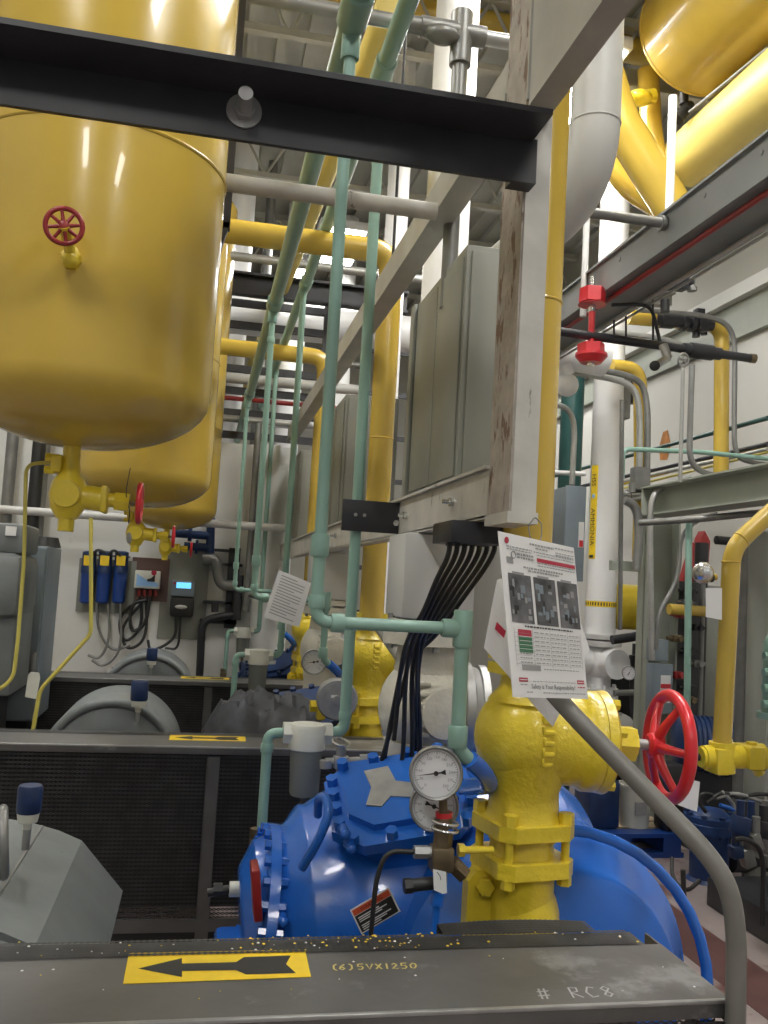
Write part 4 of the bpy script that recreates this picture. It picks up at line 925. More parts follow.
mb = MB(); a = PY(632, 386, 7.0); mb.box(a, (.12, .12, .3), None, .01); solo('junction_box', mb, M['black'], 'black box between the ammonia pipe and yellow bend', 'box')
vpipe('teal_pipe', 571, 440, 7.0, .095, 'teal', 'dark teal vertical pipe behind the grey disconnect cabinet', 0, 4.2)
p = PY(567, 385, 5.3); mb = MB(); mb.ball(p, .068, 24, (1.1, 1, 1.1)); mb.cyl(p + V((0, 0, .06)), p + V((-.03, 0, .12)), .05); solo('hanging_globe', mb, M['white_pipe'], 'white rounded lamp globe peeking out right of the yellow riser', 'lamp')
p = PY(572, 352, 5.9); solo('white_header', MB().cyl((p.x - .5, 5.9, p.z + .05), (p.x + .25, 5.9, p.z), .15, seg=28), M['white_pipe'], 'white jacketed pipe end behind the red alarm', 'pipe')
ptube('wall_conduit', [(545, 404, 5.0), (566, 406, 5.0), (575, 422, 5.0), (572, 485, 5.0)], .017, 'galv', 'pale conduit hooking into the top of the disconnect cabinet', 'conduit', fil=.12)
# blue-grey disconnect cabinet
dY = 4.6; a = PY(562, 580, dY); b = PY(588, 488, dY)
t = thing('disconnect_cabinet', 'blue-grey disconnect cabinet with a red and white tag behind the placard', 'cabinet', (a.x, dY, a.z))
MB().bb((a.x, dY, a.z), (b.x - .02, dY + .25, b.z), .006).build('body', M['cab_blue'], t)
MB().bb((a.x - .004, dY - .02, a.z - .004), (b.x - .016, dY, b.z + .004), .005).build('door', M['cab_blue'], t)
MB().bb((b.x - .055, dY - .024, a.z + .18), (b.x - .025, dY - .021, a.z + .32)).build('white_tag', M['paper'], t)
MB().bb((b.x - .05, dY - .03, a.z + .185), (b.x - .03, dY - .024, a.z + .22)).build('red_switch', M['red'], t)
# railings and small pipes at the wall
for i, (u0, v0, u1, v1, Y, r, m, lb) in enumerate(((545, 461, 700, 423, 8.0, .016, 'teal', 'dark teal upper handrail of the far walkway'), (548, 476, 700, 445, 8.0, .013, 'black_steel', 'dark lower handrail of the far walkway'))):
    solo('walkway_rail', MB().cyl(PX(768, 418 + i * 26, 3.9), PX(548, 478 + i * 16, 3.9), .018, seg=10), M[m], lb, 'handrail')
for i, (v0, v1, m, r) in enumerate(((446, 490, 'yellow', .014), (452, 494, 'yellow_hose', .012), (449, 487, 'galv', .018))):
    solo('wall_line', MB().cyl(PX(768, v0, 4.3), PX(600, v1, 4.3), r, seg=10), M[m], ('upper thin yellow line', 'lower dull yellow line', 'grey line between the yellow lines')[i] + ' along the cream wall above the I-beam', 'pipe', None)
ptube('mint_pipe', [(546, 472, 6.4), (585, 474, 6.4)], .018, 'white_pipe', 'pale mint pipe stub beside the teal pipe', 'pipe')
ptube('mint_pipe', [(622, 478, 5.9), (623, 449, 5.9), (700, 452, 5.9), (800, 462, 5.9)], .018, 'green', 'mint pipe with an elbow right of the ammonia pipe', 'pipe', fil=.06)
p = PX(640, 440, 4.42); mb = MB(); mb.add([PX(663, 432, 4.495), PX(668, 430, 4.495), PX(671, 445, 4.495), PX(667, 460, 4.495), PX(660, 460, 4.495), PX(659, 447, 4.495)], [[0, 1, 2, 3, 4, 5]])
st = solo('wall_stain', mb, mat('rust_stain', (.42, .17, .04), .7, 0, .4, 10), 'orange rust stain on the cream wall', 'stain'); 
# conduits around the post
ptube('post_conduit', [(690, 478, 4.6), (662, 486, 4.6), (650, 500, 4.6), (650, 560, 4.6), (652, 660, 4.6)], .017, 'galv', 'grey conduit looping off the I-beam end down the pale post', 'conduit', fil=.15)
ptube('post_conduit', [(768, 512, 3.9), (700, 519, 4.1), (640, 523, 4.4)], .017, 'galv_dark', 'dull conduit under the bottom flange of the I-beam', 'conduit')
ptube('post_conduit', [(716, 512, 4.4), (680, 530, 4.4), (679, 580, 4.4), (658, 612, 4.4), (656, 650, 4.4)], .012, 'galv_dark', 'thin conduit with two slanting bends right of the pale post', 'conduit', fil=.12)
ptube('post_conduit', [(625, 500, 4.7), (636, 506, 4.7), (640, 530, 4.7), (636, 570, 4.7)], .026, 'galv_dark', 'fat grey flexible conduit between the ammonia pipe and pale post', 'conduit', fil=.12)
ptube('post_conduit', [(622, 400, 5.2), (620, 630, 5.2)], .014, 'galv_dark', 'thin upright conduit hugging the right side of the ammonia pipe', 'conduit')
ptube('mint_pipe', [(689, 520, 4.2), (687, 720, 4.2)], .017, 'green', 'slim mint upright pipe behind the red handwheel', 'pipe')
p = PY(634, 495, 6.1); mb = MB(); mb.cyl(PY(622, 496, 6.1), PY(644, 494, 6.1), .040); mb.cyl(PY(629, 495.5, 6.1), PY(641, 494.2, 6.1), .052); solo('union_fitting', mb, M['steel'], 'shiny union fitting between the ammonia pipe and post conduit', 'fitting')
mb = MB(); mb.box(PY(640, 479, 6.05), (.12, .1, .17), None, .01); mb.cyl(PY(632, 483, 6.0), PY(632, 492, 6.0), .025); solo('junction_box', mb, M['galv_dark'], 'dull junction box on the conduits at the I-beam end', 'box')
a = PY(612, 563, 6.1); b = PY(643, 572, 6.1); solo('cross_strut', MB().bb((a.x, 6.1, b.z), (b.x, 6.15, a.z + .02)), M['beam_green'], 'grey-green cross strut between the ammonia pipe and pale post', 'strut')
# yellow vessel
vY = 6.9; p = PY(628, 607, vY)
t = thing('yellow_vessel', 'short yellow horizontal vessel behind the white ammonia pipe', 'vessel', (p.x, vY, p.z - .15))
MB().lathe([(-.26, .02), (-.24, .10), (-.20, .16), (-.15, .185), (.26, .185), (.33, .15), (.36, .03)], p, (1, 0, 0), 36).build('shell', M['yellow_cast'], t)
solo('yellow_branch', MB().cyl(PY(669, 609, 5.7), PY(712, 612, 5.7), .038, seg=18), M['yellow'], 'short yellow horizontal pipe right of the pale post', 'pipe')
# elbow pipe at the right, its valve and lamp
rY = 2.75; q = lambda u, v, y=rY: PY(u, v, y)
t = thing('yellow_bent_pipe', 'thick yellow pipe bent at the top, rising beyond the red handwheel', 'pipe', q(724, 745))
MB().tube([q(722, 745), q(732, 548), q(800, 486)], .0305, .06, 28, 12).build('pipe', M['yellow'], t)
for (u, v, d) in ((731, 562, V((0, 0, 1))), (741, 540, q(800, 486) - q(732, 548))): MB().torus(q(u, v), d, .0295, .0035, 24, 8).build('weld_seam', M['yellow'], t)
mb = MB(); mb.cyl(q(703, 757), q(752, 757), .038); mb.cyl(q(722, 742), q(722, 772), .042); mb.box(q(717, 760), (.05, .09, .085), None, .008); mb.box(q(749, 756), (.06, .10, .075), None, .008); mb.cyl(q(700, 757), q(708, 757), .033); mb.cyl(q(762, 757), q(752, 757), .045); mb.hexa(q(757, 768), q(760, 774), .018); mb.hexa(q(752, 742), q(752, 748), .02)
vb = mb.build('valve_body', M['yellow_cast'], t)
MB().cyl(q(699, 757), q(692, 757), .012).build('stem', M['black'], vb)
MB().cyl(q(716, 577), q(708, 577), .011).build('branch', M['yellow'], t)
p = q(703, 573); mb = MB(); mb.ball(p, .036, 24); mb.lathe([(-.01, .037), (.01, .037)], p, (1, -.2, 0), 24); mb.build('chrome_dome', M['steel'], t)
MB().cyl(q(709, 577), q(712, 577), .018).build('dome_fitting', M['black'], t)
mb = MB(); mb.prism([q(706, 588, 2.7), (q(722, 588, 2.7)), q(722, 620, 2.7), q(706, 617, 2.7)], V((0, .002, 0))); solo('hanging_tag', mb, M['paper'], 'blank cream tag hanging next to the yellow bent pipe', 'tag')
mb = MB(); mb.prism([q(687, 778, 2.5), q(700, 782, 2.5), q(697, 812, 2.5), q(678, 805, 2.5)], V((0, .002, 0))); solo('hanging_tag', mb, M['paper'], 'white tag hanging below the red handwheel', 'tag')
# red hose reel behind
for k, (u, h) in enumerate(((706, 1.0), (693, .9))):
    pass
mb = MB(); p = PY(704, 568, 6.6); mb.prism([p + V((-.12, 0, -.32)), p + V((.02, 0, -.32)), p + V((.05, 0, .22)), p + V((.0, 0, .30)), p + V((-.03, 0, .24))], V((0, .1, 0))); mb.prism([p + V((-.26, 0, -.36)), p + V((-.17, 0, -.36)), p + V((-.05, 0, .15)), p + V((-.10, 0, .2))], V((0, .06, 0)))
solo('red_banner', mb, M['red_dark'], 'dark red hanging sheets behind the chrome dome', 'sheet')
# boxes on the post
mb = MB(); a = PY(648, 658, 4.65); mb.box(PY(657, 650, ye - .0), (.13, .08, .15), None, .006); solo('junction_box', mb, M['cab_blue'], 'small blue-grey box on the pale post above the handwheel', 'box')
p = PY(659, 688, ye - .03); t = thing('breaker_box', 'blue-grey breaker box with a warning tag behind the top of the handwheel', 'box', p - V((0, 0, .16)))
MB().box(p, (.155, .10, .34), None, .006).build('body', M['cab_blue'], t)
MB().box(p + V((.02, -.053, .0)), (.075, .004, .19)).build('tag', M['paper'], t); MB().box(p + V((.02, -.056, .02)), (.075, .003, .03)).build('red_strip', M['red'], t)
# small gauge
gs = gauge('small gauge on pipework right of the white valves', PY(629, 673, 5.0), (-.3, -1, 0), .042, 'pressure gauges', 60)
ptube('dark_pipework', [(612, 640, 6.3), (640, 636, 6.3), (655, 628, 6.3)], .035, 'black_steel', 'dark pipe running from the white valves to the pale post', 'pipe')
ptube('dark_pipework', [(633, 655, 6.45), (634, 720, 6.45), (648, 722, 6.45)], .03, 'black_steel', 'dark pipe bent behind the small gauge', 'pipe', fil=.1)
ptube('dark_pipework', [(614, 693, 6.2), (647, 692, 6.2)], .022, 'galv_dark', 'dull cross pipe below the small gauge', 'pipe')
# tall dark cabinet and partitions behind the yellow bent pipe
a = PY(713, 720, 6.3); mb = MB(); mb.bb((a.x - .14, 6.3, .0), (a.x + .34, 6.8, 1.74), .01)
t = thing('grey_locker', 'grey metal locker standing behind the yellow bent pipe', 'locker', (a.x, 6.5, 0)); mb.build('body', M['cab'], t); MB().bb((a.x - .12, 6.285, .1), (a.x + .32, 6.3, 1.70), .004).build('door', M['cab'], t)
for i, (u, Y, r, m, lb) in enumerate(((745, 5.2, .056, 'galv_dark', 'dull thick conduit right behind the yellow bent pipe'), (757, 4.9, .06, 'cab', 'grey upright pipe near the seafoam pump end'), (699, 6.15, .05, 'black', 'black upright pipe left of the grey locker'))):
    vpipe('back_conduit', u, 650, Y, r, m, lb, 0, 2.05)
ptube('back_hose', [(716, 540, 5.2), (742, 542, 5.2), (753, 560, 5.2), (750, 700, 5.2)], .028, 'black', 'black hose arching behind the yellow bent pipe', 'hose', fil=.2)
# seafoam pump flange at the frame edge
sY = 2.6; p = PY(779, 675, sY)
t = thing('seafoam_pump', 'seafoam bolted pump housing standing next to the yellow bent pipe', 'pump', (p.x, sY, p.z - .35))
MB().lathe([(-.14, .065), (-.12, .065), (-.12, .05), (.1, .05), (.13, .035), (.15, .01)], p, (0, 0, 1), 28).build('housing', M['green'], t)
for k in range(4):
    z = p.z + .06 - k * .05; x = p.x - .05; MB().hexa((x + .02, sY - .02, z), (x - .02, sY - .02, z), .013).build('bolt', M['green'], t)
mb = MB(); mb.prism([p + V((-.03, -.075, .0)), p + V((0, -.075, .03)), p + V((.03, -.075, 0)), p + V((0, -.075, -.03))], V((0, .002, 0))); mb.build('label', M['paper'], t)
MB().cyl((p.x + .06, sY, 0), (p.x + .06, sY, p.z - .13), .03).build('leg', M['galv_dark'], t)
# blue pump unit at the lower right
pf = PZ(704, 880, 0); bY = pf.y; p = PY(710, 818, bY)
t = thing('blue_pump', 'dark blue pump unit with hoses on a dark plinth beyond the handrail', 'pump', (p.x, bY, 0))
zp = .0
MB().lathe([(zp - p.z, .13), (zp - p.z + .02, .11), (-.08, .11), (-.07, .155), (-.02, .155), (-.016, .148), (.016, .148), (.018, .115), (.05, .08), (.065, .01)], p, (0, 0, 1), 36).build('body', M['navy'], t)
for k in range(8):
    b = p + V((.13 * math.cos(k * .785), .13 * math.sin(k * .785), 0)); MB().hexa(b + V((0, 0, -.09)), b + V((0, 0, .034)), .018).build('flange_bolt', M['blue_dark'], t)
MB().lathe([(.02, .06), (.04, .13), (.32, .14), (.38, .08)], p + V((.42, .1, -.12)), (0, -1, 0), 28).build('motor', M['blue_dark'], t)
MB().cyl(p + V((.13, 0, -.24)), p + V((.5, .05, -.25)), .07).build('coupling_pipe', M['black_steel'], t)
pq = PZ(706, 905, 0); MB().bb((pq.x, 2.4, 0), (pq.x + 1.3, pq.y, .15), .01).build('plinth', M['black_steel'], t)
for pts, m_ in (([(707, 803), (724, 790), (752, 806)], 'black'), ([(720, 805), (742, 812), (775, 836)], 'blue'), ([(716, 798), (735, 792), (790, 812)], 'steel_dull'), ([(706, 812), (699, 803), (702, 793), (712, 795)], 'black'), ([(738, 800), (760, 792), (790, 800)], 'black'), ([(722, 792), (733, 803), (735, 812)], 'steel_dull')):
    MB().tube([PY(u, v, bY - .08) for u, v in pts], .012, .10, 10).build('hose', M[m_], t)
rr = random.Random(4)
for k in range(11):
    b = PY(742 + rr.uniform(-8, 28), 846 + rr.uniform(-26, 24), 4.2 + rr.uniform(-.2, .2)); MB().box(b, (rr.uniform(.03, .09), .06, rr.uniform(.03, .10)), Matrix.Rotation(rr.uniform(-.4, .4), 3, 'Y'), .01).cyl(b, b + V((0, 0, .12)), .02).build('fitting', M[('black_steel', 'galv_dark', 'blue_dark')[k % 3]], t)
MB().tube([PY(735, 840, 3.9), PY(745, 838, 3.9), PY(764, 850, 3.9), PY(762, 925, 3.9)], .012, .12, 10).build('cable', M['black'], t)
# valve stand right of the pale post
p = PY(686, 640, 5.9); t = thing('valve_stand', 'dark clutter of black valves on a stand right of the pale post', 'valve stand', (p.x, 5.9, 0))
MB().bb((p.x - .06, 5.95, 0), (p.x + .14, 6.0, 1.75), .01).build('back_panel', M['black_steel'], t)
rr = random.Random(9)
for k in range(10):
    b = V((p.x + rr.uniform(-.09, .09), 5.88, 1.68 - k * .085)); MB().box(b, (.07, .08, .05), None, .01).cyl(b - V((.07, 0, 0)), b + V((.07, 0, 0)), .014).cyl(b - V((0, .08, 0)), b, .018).build('valve', M[('black', 'galv_dark', 'red_dark', 'black_steel', 'brass')[k % 5]], t)
MB().cyl((p.x + .10, 5.86, .5), (p.x + .10, 5.86, 1.8), .016).build('upright_pipe', M['galv_dark'], t)
# dark blue machine behind
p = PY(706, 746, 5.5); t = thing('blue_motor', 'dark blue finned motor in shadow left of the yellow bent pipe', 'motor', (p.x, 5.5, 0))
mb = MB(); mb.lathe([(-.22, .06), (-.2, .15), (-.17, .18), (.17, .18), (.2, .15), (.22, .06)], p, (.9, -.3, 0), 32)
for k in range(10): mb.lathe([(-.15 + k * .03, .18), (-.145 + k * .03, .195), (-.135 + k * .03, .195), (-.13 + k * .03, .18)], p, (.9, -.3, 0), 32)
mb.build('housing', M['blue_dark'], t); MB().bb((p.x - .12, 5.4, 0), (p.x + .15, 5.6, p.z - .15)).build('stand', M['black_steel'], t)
p = PY(724, 748, 4.6); solo('white_can', MB().lathe([(-.06, .045), (.05, .045), (.055, .03)], p, (0, 0, 1), 20), M['plastic_white'], 'white can lying behind the yellow bent pipe valve', 'can')
# pallet with bucket
pY = 5.30; a = PZ(610, 852, .0); Lp, Rp = PY(606, 845, pY).x, PY(684, 845, pY).x; zt = PY(640, 834, pY).z
t = thing('blue_pallet', 'blue pallet on the floor behind the yellow valve', 'pallet', ((Lp + Rp) / 2, pY + .4, 0))
for k in range(3): MB().bb((Lp - .15, pY + k * .16, zt - .025), (Rp, pY + k * .16 + .12, zt)).build('deck_board', M['blue_plastic'] if k in (0, 5) else M['wood'], t)
for k in range(2): MB().bb((Lp - .15, pY + k * .34, .0), (Rp, pY + k * .34 + .1, .03)).build('bottom_board', M['blue_plastic'], t)
for x in (Lp - .15, Lp + .05, Rp - .14): MB().bb((x, pY, .03), (x + .12, pY + .44, zt - .025)).build('block', M['blue_plastic'], t)
bk = PY(634, 826, pY + .2); zk = zt
t = thing('bucket', 'white scuffed bucket standing on the blue pallet', 'bucket', (bk.x, pY + .2, zk))
MB().lathe([(0, .09), (.25, .105), (.25, .112), (.265, .112), (.265, .10), (.03, .085)], (bk.x, pY + .2, zk), (0, 0, 1), 32).build('body', M['plastic_white'], t)
MB().bb((bk.x - .05, pY + .092, zk + .09), (bk.x + .03, pY + .102, zk + .17)).build('label', M['ink_grey'], t)
mb = MB(); mb.bb((bk.x - .36, pY + .1, zk), (bk.x - .15, pY + .35, zk + .3), .02); solo('blue_crate', mb, M['blue_dark'], 'dark blue crate on the pallet left of the bucket', 'crate')
mb = MB(); mb.bb((bk.x + .13, pY + .04, zk), (bk.x + .26, pY + .2, zk + .42), .02); solo('dark_crate', mb, M['black_steel'], 'black crate on the pallet right of the bucket', 'crate')
ptube('floor_stand', [(683, 870, 4.0), (684, 905, 4.0), (691, 911, 4.0)], .012, 'black', 'small dark stand on the floor left of the blue pump', 'stand')
ptube('floor_hose', [(672, 858, 4.2), (672, 878, 4.1), (686, 893, 4.0), (700, 880, 4.0)], .01, 'black', 'thin black hose looping onto the floor by the pallet', 'hose', fil=.15)
# dark machinery masses of the next aisle
for i, (u, v, Y, w, h, lb) in enumerate(((640, 745, 7.5, .9, 1.0, 'black machine cabinet in the gloom behind the handwheel'),)):
    p = PY(u, v, Y); mb = MB(); mb.bb((p.x - w / 2, Y, 0), (p.x + w / 2, Y + .4, h), .03); mb.cyl((p.x - w / 3, Y - .06, h * .7), (p.x - w / 3, Y, h * .7), .1); mb.cyl((p.x + w / 5, Y - .08, h * .5), (p.x + w / 5, Y, h * .5), .14); mb.cyl((p.x, Y + .1, h), (p.x, Y + .1, h + .2), .05)
    solo('dark_machine', mb, M['black_steel'], lb, 'machine')

# ------------------------------------------------------------------ grey handrail
hb = PY(733, 905, 1.44)
solo('handrail', MB().tube([PY(535, 672, 1.68), PY(566, 708, 1.62), PY(722, 868, 1.45), PY(737, 920, 1.44), (PY(737, 960, 1.44).x + .006, 1.44, 0.0)], .0172, .075, 22, 12), M['handrail'], 'bent grey pipe handrail standing at the end of the near belt guard', 'handrail')

# ------------------------------------------------------------------ placard
BL, TL = PY(513, 697, 1.50), PY(498, 531, 1.50); BR = PY(588, 699, 1.62); TR = BR + TL - BL
ex = (BR - BL); ey = (TL - BL); W, H = ex.length, ey.length; nn = ex.cross(ey).normalized(); nn = nn if nn.y < 0 else -nn
ey2 = ey
def PT(s, t_, k=0): return BL + ex * s + (ey * (1 - s) + ey2 * s) * t_ + nn * (.0006 + .0004 * k)
t = thing('placard', 'laminated placard with three grey photos hanging under the worn column', 'sign', BL, None)
def R4(mb, s0, t0, s1, t1, k=1): return mb.quad(PT(s0, t0, k), PT(s1, t0, k), PT(s1, t1, k), PT(s0, t1, k))
mb = MB(); mb.prism([PT(0, 0, -4), PT(1, 0, -4), PT(1, 1, -4), PT(0, 1, -4)], nn * .0012); mb.build('sheet', M['paper'], t)
rnd = random.Random(3)
mb = MB()
def line(s0, s1, t_, h=.008, m=0, word=.03):
    mb.mat(m); s_ = s0
    while s_ < s1:
        w_ = rnd.uniform(.5, 1.4) * word; R4(mb, s_, t_, min(s1, s_ + w_), t_ + h, 2); s_ += w_ + word * .3
# header
mb.mat(2); c0 = PT(.09, .955, 2); mb.lathe([(0, .006), (.0004, .0058)], c0, nn, 18)
line(.38, .70, .955, .012); line(.45, .62, .935, .008); line(.08, .40, .915); line(.08, .40, .90, .006); line(.42, .98, .912, .006)
line(.72, .98, .965, .007); line(.72, .98, .935, .006); line(.72, .98, .92, .006)
mb.mat(2); R4(mb, .46, .855, .985, .88, 1); mb.mat(4); 
line(.20, .42, .875, .014); line(.20, .42, .855, .012); mb.mat(0); mb.torus(PT(.16, .872, 1), nn, .006, .0012, 18, 6)
line(.46, .98, .845, .006, 1); line(.46, .98, .828, .006, 1); line(.46, .98, .895, .005, 1)
mb.mat(1); R4(mb, .07, .815, .15, .855, 1)
line(.27, .80, .800, .011); line(.33, .74, .782, .010)
mb.build('small_print', [M['ink_grey'], M['ink_grey'], M['decal_red'], M['decal_green'], M['paper']], t)
for i, (s0, s1) in enumerate(((.07, .355), (.39, .675), (.705, .985))):
    mb = MB(); R4(mb, s0, .455, s1, .755, 1); ph = mb.build('photo_print', M['photo'], t)
    mb = MB(); mb.mat(0); rr = random.Random(i + 5)
    for k in range(14):
        a = rr.uniform(s0, s1 - .06); b = rr.uniform(.47, .70); mb.mat(rr.randint(0, 2)); R4(mb, a, b, a + rr.uniform(.02, .06), b + rr.uniform(.015, .06), 2 + k * .02)
    mb.build('photo_detail', [M['ink'], M['ink_grey'], M['cab_blue']], ph)
    mb = MB(); R4(mb, s0 + .05, .752, s0 + .2, .768, 2); mb.build('caption', M['ink_grey'], ph)
mb = MB()
line(.22, .86, .432, .009)
mb.mat(2); R4(mb, .13, .375, .30, .415, 1); mb.mat(3); R4(mb, .13, .275, .30, .372, 1); mb.mat(4)
for k in range(4): R4(mb, .135, .295 + k * .025, .295, .298 + k * .025, 2)
for k in range(8):
    tt = .40 - k * .027; mb.mat(1); R4(mb, .08, tt - .008, .96, tt - .0065, 1.5)
    line(.33, .52, tt, .006, 1, .05); line(.55, .76, tt, .006, 1, .04); line(.80, .95, tt, .006, 1, .04)
    if k > 4: line(.13, .28, tt, .007, 1)
mb.mat(1)
for s_ in (.31, .54, .78, .96, .08): R4(mb, s_, .19, s_ + .004, .42, 1.5)
R4(mb, .14, .165, .38, .20, 1); line(.42, .90, .175, .006, 1)
mb.mat(2); R4(mb, .09, .095, .20, .12, 1); R4(mb, .86, .095, .96, .12, 1); mb.mat(4); R4(mb, .10, .105, .19, .11, 2); R4(mb, .87, .105, .95, .11, 2)
line(.86, .96, .07, .008, 2); line(.10, .19, .075, .006, 1); line(.17, .25, .03, .006, 1); line(.38, .96, .028, .006, 1); line(.26, .84, .098, .004, 1)
mb.mat(0).text('Safety is Your Responsibility!', PT(.53, .068, 2), ex.normalized(), ey.normalized(), .0115, 'CENTER')
mb.build('table_print', [M['ink'], M['ink_grey'], M['decal_red'], M['decal_green'], M['paper']], t)
mb = MB(); mb.tube([PY(531, 541, 1.6), PY(528, 526, 1.68), PY(535, 517, 1.75), PY(542, 524, 1.68), PY(541, 540, 1.6), PY(536, 545, 1.59)], .0013, .02, 6); mb.build('wire_loop', M['black'], t)
# older sheet hanging askew behind it
mb = MB(); yb = 1.66; c4 = [PY(505, 560, yb), PY(595, 585, yb + .05), PY(560, 727, yb + .06), PY(484, 645, yb)]
mb.prism([PY(497, 580, yb), PY(560, 560, yb + .05), PY(590, 650, yb + .06), PY(553, 727, yb + .05), PY(484, 648, yb)], V((0, .0014, 0)))
t = thing('old_tag_sheet', 'older white sheet hanging askew behind the laminated placard', 'sign', PY(553, 727, yb)); mb.build('sheet', M['paper'], t)
mb = MB(); q0 = [PY(497, 622, yb - .004), PY(506, 631, yb - .004), PY(504, 638, yb - .004), PY(495, 629, yb - .004)]; mb.prism(q0, V((0, .001, 0))); mb.build('red_mark', M['decal_red'], t)
# white sheet at the middle unit
sY = 4.15; mb = MB(); P_ = [PY(245, 567, sY), PY(311, 583, sY), PY(299, 627, sY), PY(264, 612, sY)]
P_ = [PY(279, 570, sY), PY(311, 583, sY), PY(299, 627, sY), PY(263, 617, sY)]
t = thing('hanging_sheet', 'typed white sheet hanging askew among the seafoam drops further back', 'sign', P_[2]); mb.prism(P_, V((0, .0014, 0))); mb.build('sheet', M['paper'], t)
mb = MB(); e1 = (P_[1] - P_[0]); e2 = (P_[3] - P_[0])
for k in range(14):
    a = P_[0] + e1 * .12 + e2 * (.08 + k * .06); mb.stroke([a, a + e1 * (.75 if k % 4 else .5)], .004, (0, -1, 0))
for v in mb.v: v.y -= .002
mb.build('typed_lines', M['ink_grey'], t)

# ------------------------------------------------------------------ grey motors
zr = .885; r1 = PZ(82, 839, zr); r2 = PZ(118, 879, zr - .10)
def motor(label, cx, y0, y1, zc, R):
    t = thing('electric_motor', label, 'motor', (cx, (y0 + y1) / 2, .2), None)
    MB().lathe([(-.01, R * .55), (0, R * .8), (.02, R * .97), (.05, R), (y1 - y0 - .05, R), (y1 - y0 - .02, R * .97), (y1 - y0, R * .8)], (cx, y0, zc), (0, 1, 0), 56).build('frame', M['motor'], t)
    MB().torus((cx, y0 + .01, zc), (0, 1, 0), R * .93, .022, 48, 10).build('end_ring', M['motor'], t)
    MB().bb((cx - R * .8, y0 + .05, .2), (cx + R * .8, y1 - .05, zc - R * .6), .01).build('feet', M['motor'], t)
    return t
X_r, Y_a, Y_b = r1.x, 1.86, r1.y
m1 = motor('grey electric motor with a sloped hood at the near belt guard', X_r - .33, 1.90, Y_b + .02, .62, .33)
mb = MB(); hx = X_r
sec = [(hx - .22, zr + .055), (hx - .14, zr + .045), (hx - .06, zr + .022), (hx, zr - .004), (hx + .115, zr - .135), (hx + .07, zr - .36), (hx - .10, zr - .36), (hx - .22, zr - .1)]
mb.prism([(x, Y_a, z) for x, z in sec], V((0, Y_b - Y_a, 0)))
mb.build('hood', M['motor'], m1, ang=20)
MB().bb((hx - .105, Y_a + .01, zr + .035), (hx - .099, Y_b - .01, zr + .0385)).build('hood_seam', M['galv_dark'], m1)
mb = MB(); mb.cyl((hx - .012, Y_a - .01, zr - .03), (hx - .012, Y_a + .02, zr - .03), .012); mb.torus((hx - .12, Y_a + .015, zr - .18), (.1, 1, 0), .17, .03, 40, 10); mb.build('front_ring', M['motor'], m1)
p = PY(28, 812, 2.25)
MB().torus(PY(3, 842, 2.05), (1, .2, .1), .065, .012, 30, 10).build('lifting_eye', M['galv_dark'], m1)
motor('grey motor drum showing its arched top behind the middle guard', -.345, 4.35, 4.9, .70, .315)
motor('grey motor drum, low arch behind the rearmost belt guard', -.30, 6.5, 7.0, .72, .32)
def lubricator(label, u, v, Y, k=1.0):
    p = PY(u, v, Y); t = thing('lubricator', label, 'lubricator', p, 'blue lubricators')
    MB().lathe([(.045 * k, .031 * k), (.05 * k, .034 * k), (.115 * k, .034 * k), (.122 * k, .030 * k), (.124 * k, .01)], p, (0, 0, 1), 28).build('cup', M['blue_dark'], t)
    MB().lathe([(.0, .012 * k), (.02 * k, .014 * k), (.021 * k, .027 * k), (.045 * k, .031 * k)], p, (0, 0, 1), 24).build('base', M['plastic_white'], t)
    MB().cyl(p - V((0, 0, .045)), p, .009).build('stem', M['steel_dull'], t)
lubricator('blue and white lubricator cup on the nearest grey motor', 27, 829, 2.2, .8)
lubricator('blue lubricator cup above the arched motor behind the middle guard', 138, 712, 4.3, 1.15)
lubricator('smallest blue lubricator cup below the wall cables', 151, 668, 6.4, 1.1)

# ------------------------------------------------------------------ left: enclosures
t = thing('grey_starter', 'rounded grey starter box with a white label at the left wall', 'electrical box', (-1.35, 4.6, .2))
e = PY(22, 600, 4.9).x
MB().bb((e - .7, 4.9, PY(10, 697, 4.9).z), (e - .02, 5.4, PY(10, 592, 4.9).z), .02).build('lower_box', M['motor'], t)
MB().bb((e - .7, 4.82, PY(10, 618, 4.9).z), (e, 5.35, PY(10, 553, 4.9).z), .06).build('cover', M['motor'], t)
MB().bb((e - .7, 4.92, PY(10, 553, 4.9).z), (e - .01, 5.3, PY(10, 523, 4.9).z), .02).build('upper_box', M['motor'], t)
a = PY(6, 526, 4.91); b = PY(16, 536, 4.91); MB().bb((a.x, 4.905, b.z), (b.x, 4.915, a.z)).build('label', M['paper'], t)
MB().bb((e - .6, 5.0, 0), (e - .1, 5.3, PY(10, 690, 4.9).z)).build('stand', M['black_steel'], t)
cX = PY(41, 640, 5.45).x; z0, z1 = PY(40, 722, 5.45).z, PY(40, 546, 5.45).z
t = thing('starter_cabinet', 'tall blue-grey cabinet beside the thin yellow tube at the white wall', 'cabinet', (cX - .2, 5.7, .0))
MB().bb((cX - .45, 5.45, z0), (cX, 5.94, z1), .01).build('body', M['cab_blue'], t)
MB().bb((cX - .44, 5.43, z0 + .01), (cX - .01, 5.45, z1 - .01), .004).build('door', M['cab_blue'], t)
MB().bb((cX - .04, 5.415, z1 - .75), (cX - .015, 5.43, z1 - .6), .004).build('handle', M['steel_dull'], t)
MB().cyl((cX - .06, 5.7, z1), (cX - .06, 5.7, z1 + .06), .09, .07).build('conduit_hub', M['black'], t)
MB().bb((cX - .4, 5.5, 0), (cX - .05, 5.9, z0)).build('stand', M['black_steel'], t)
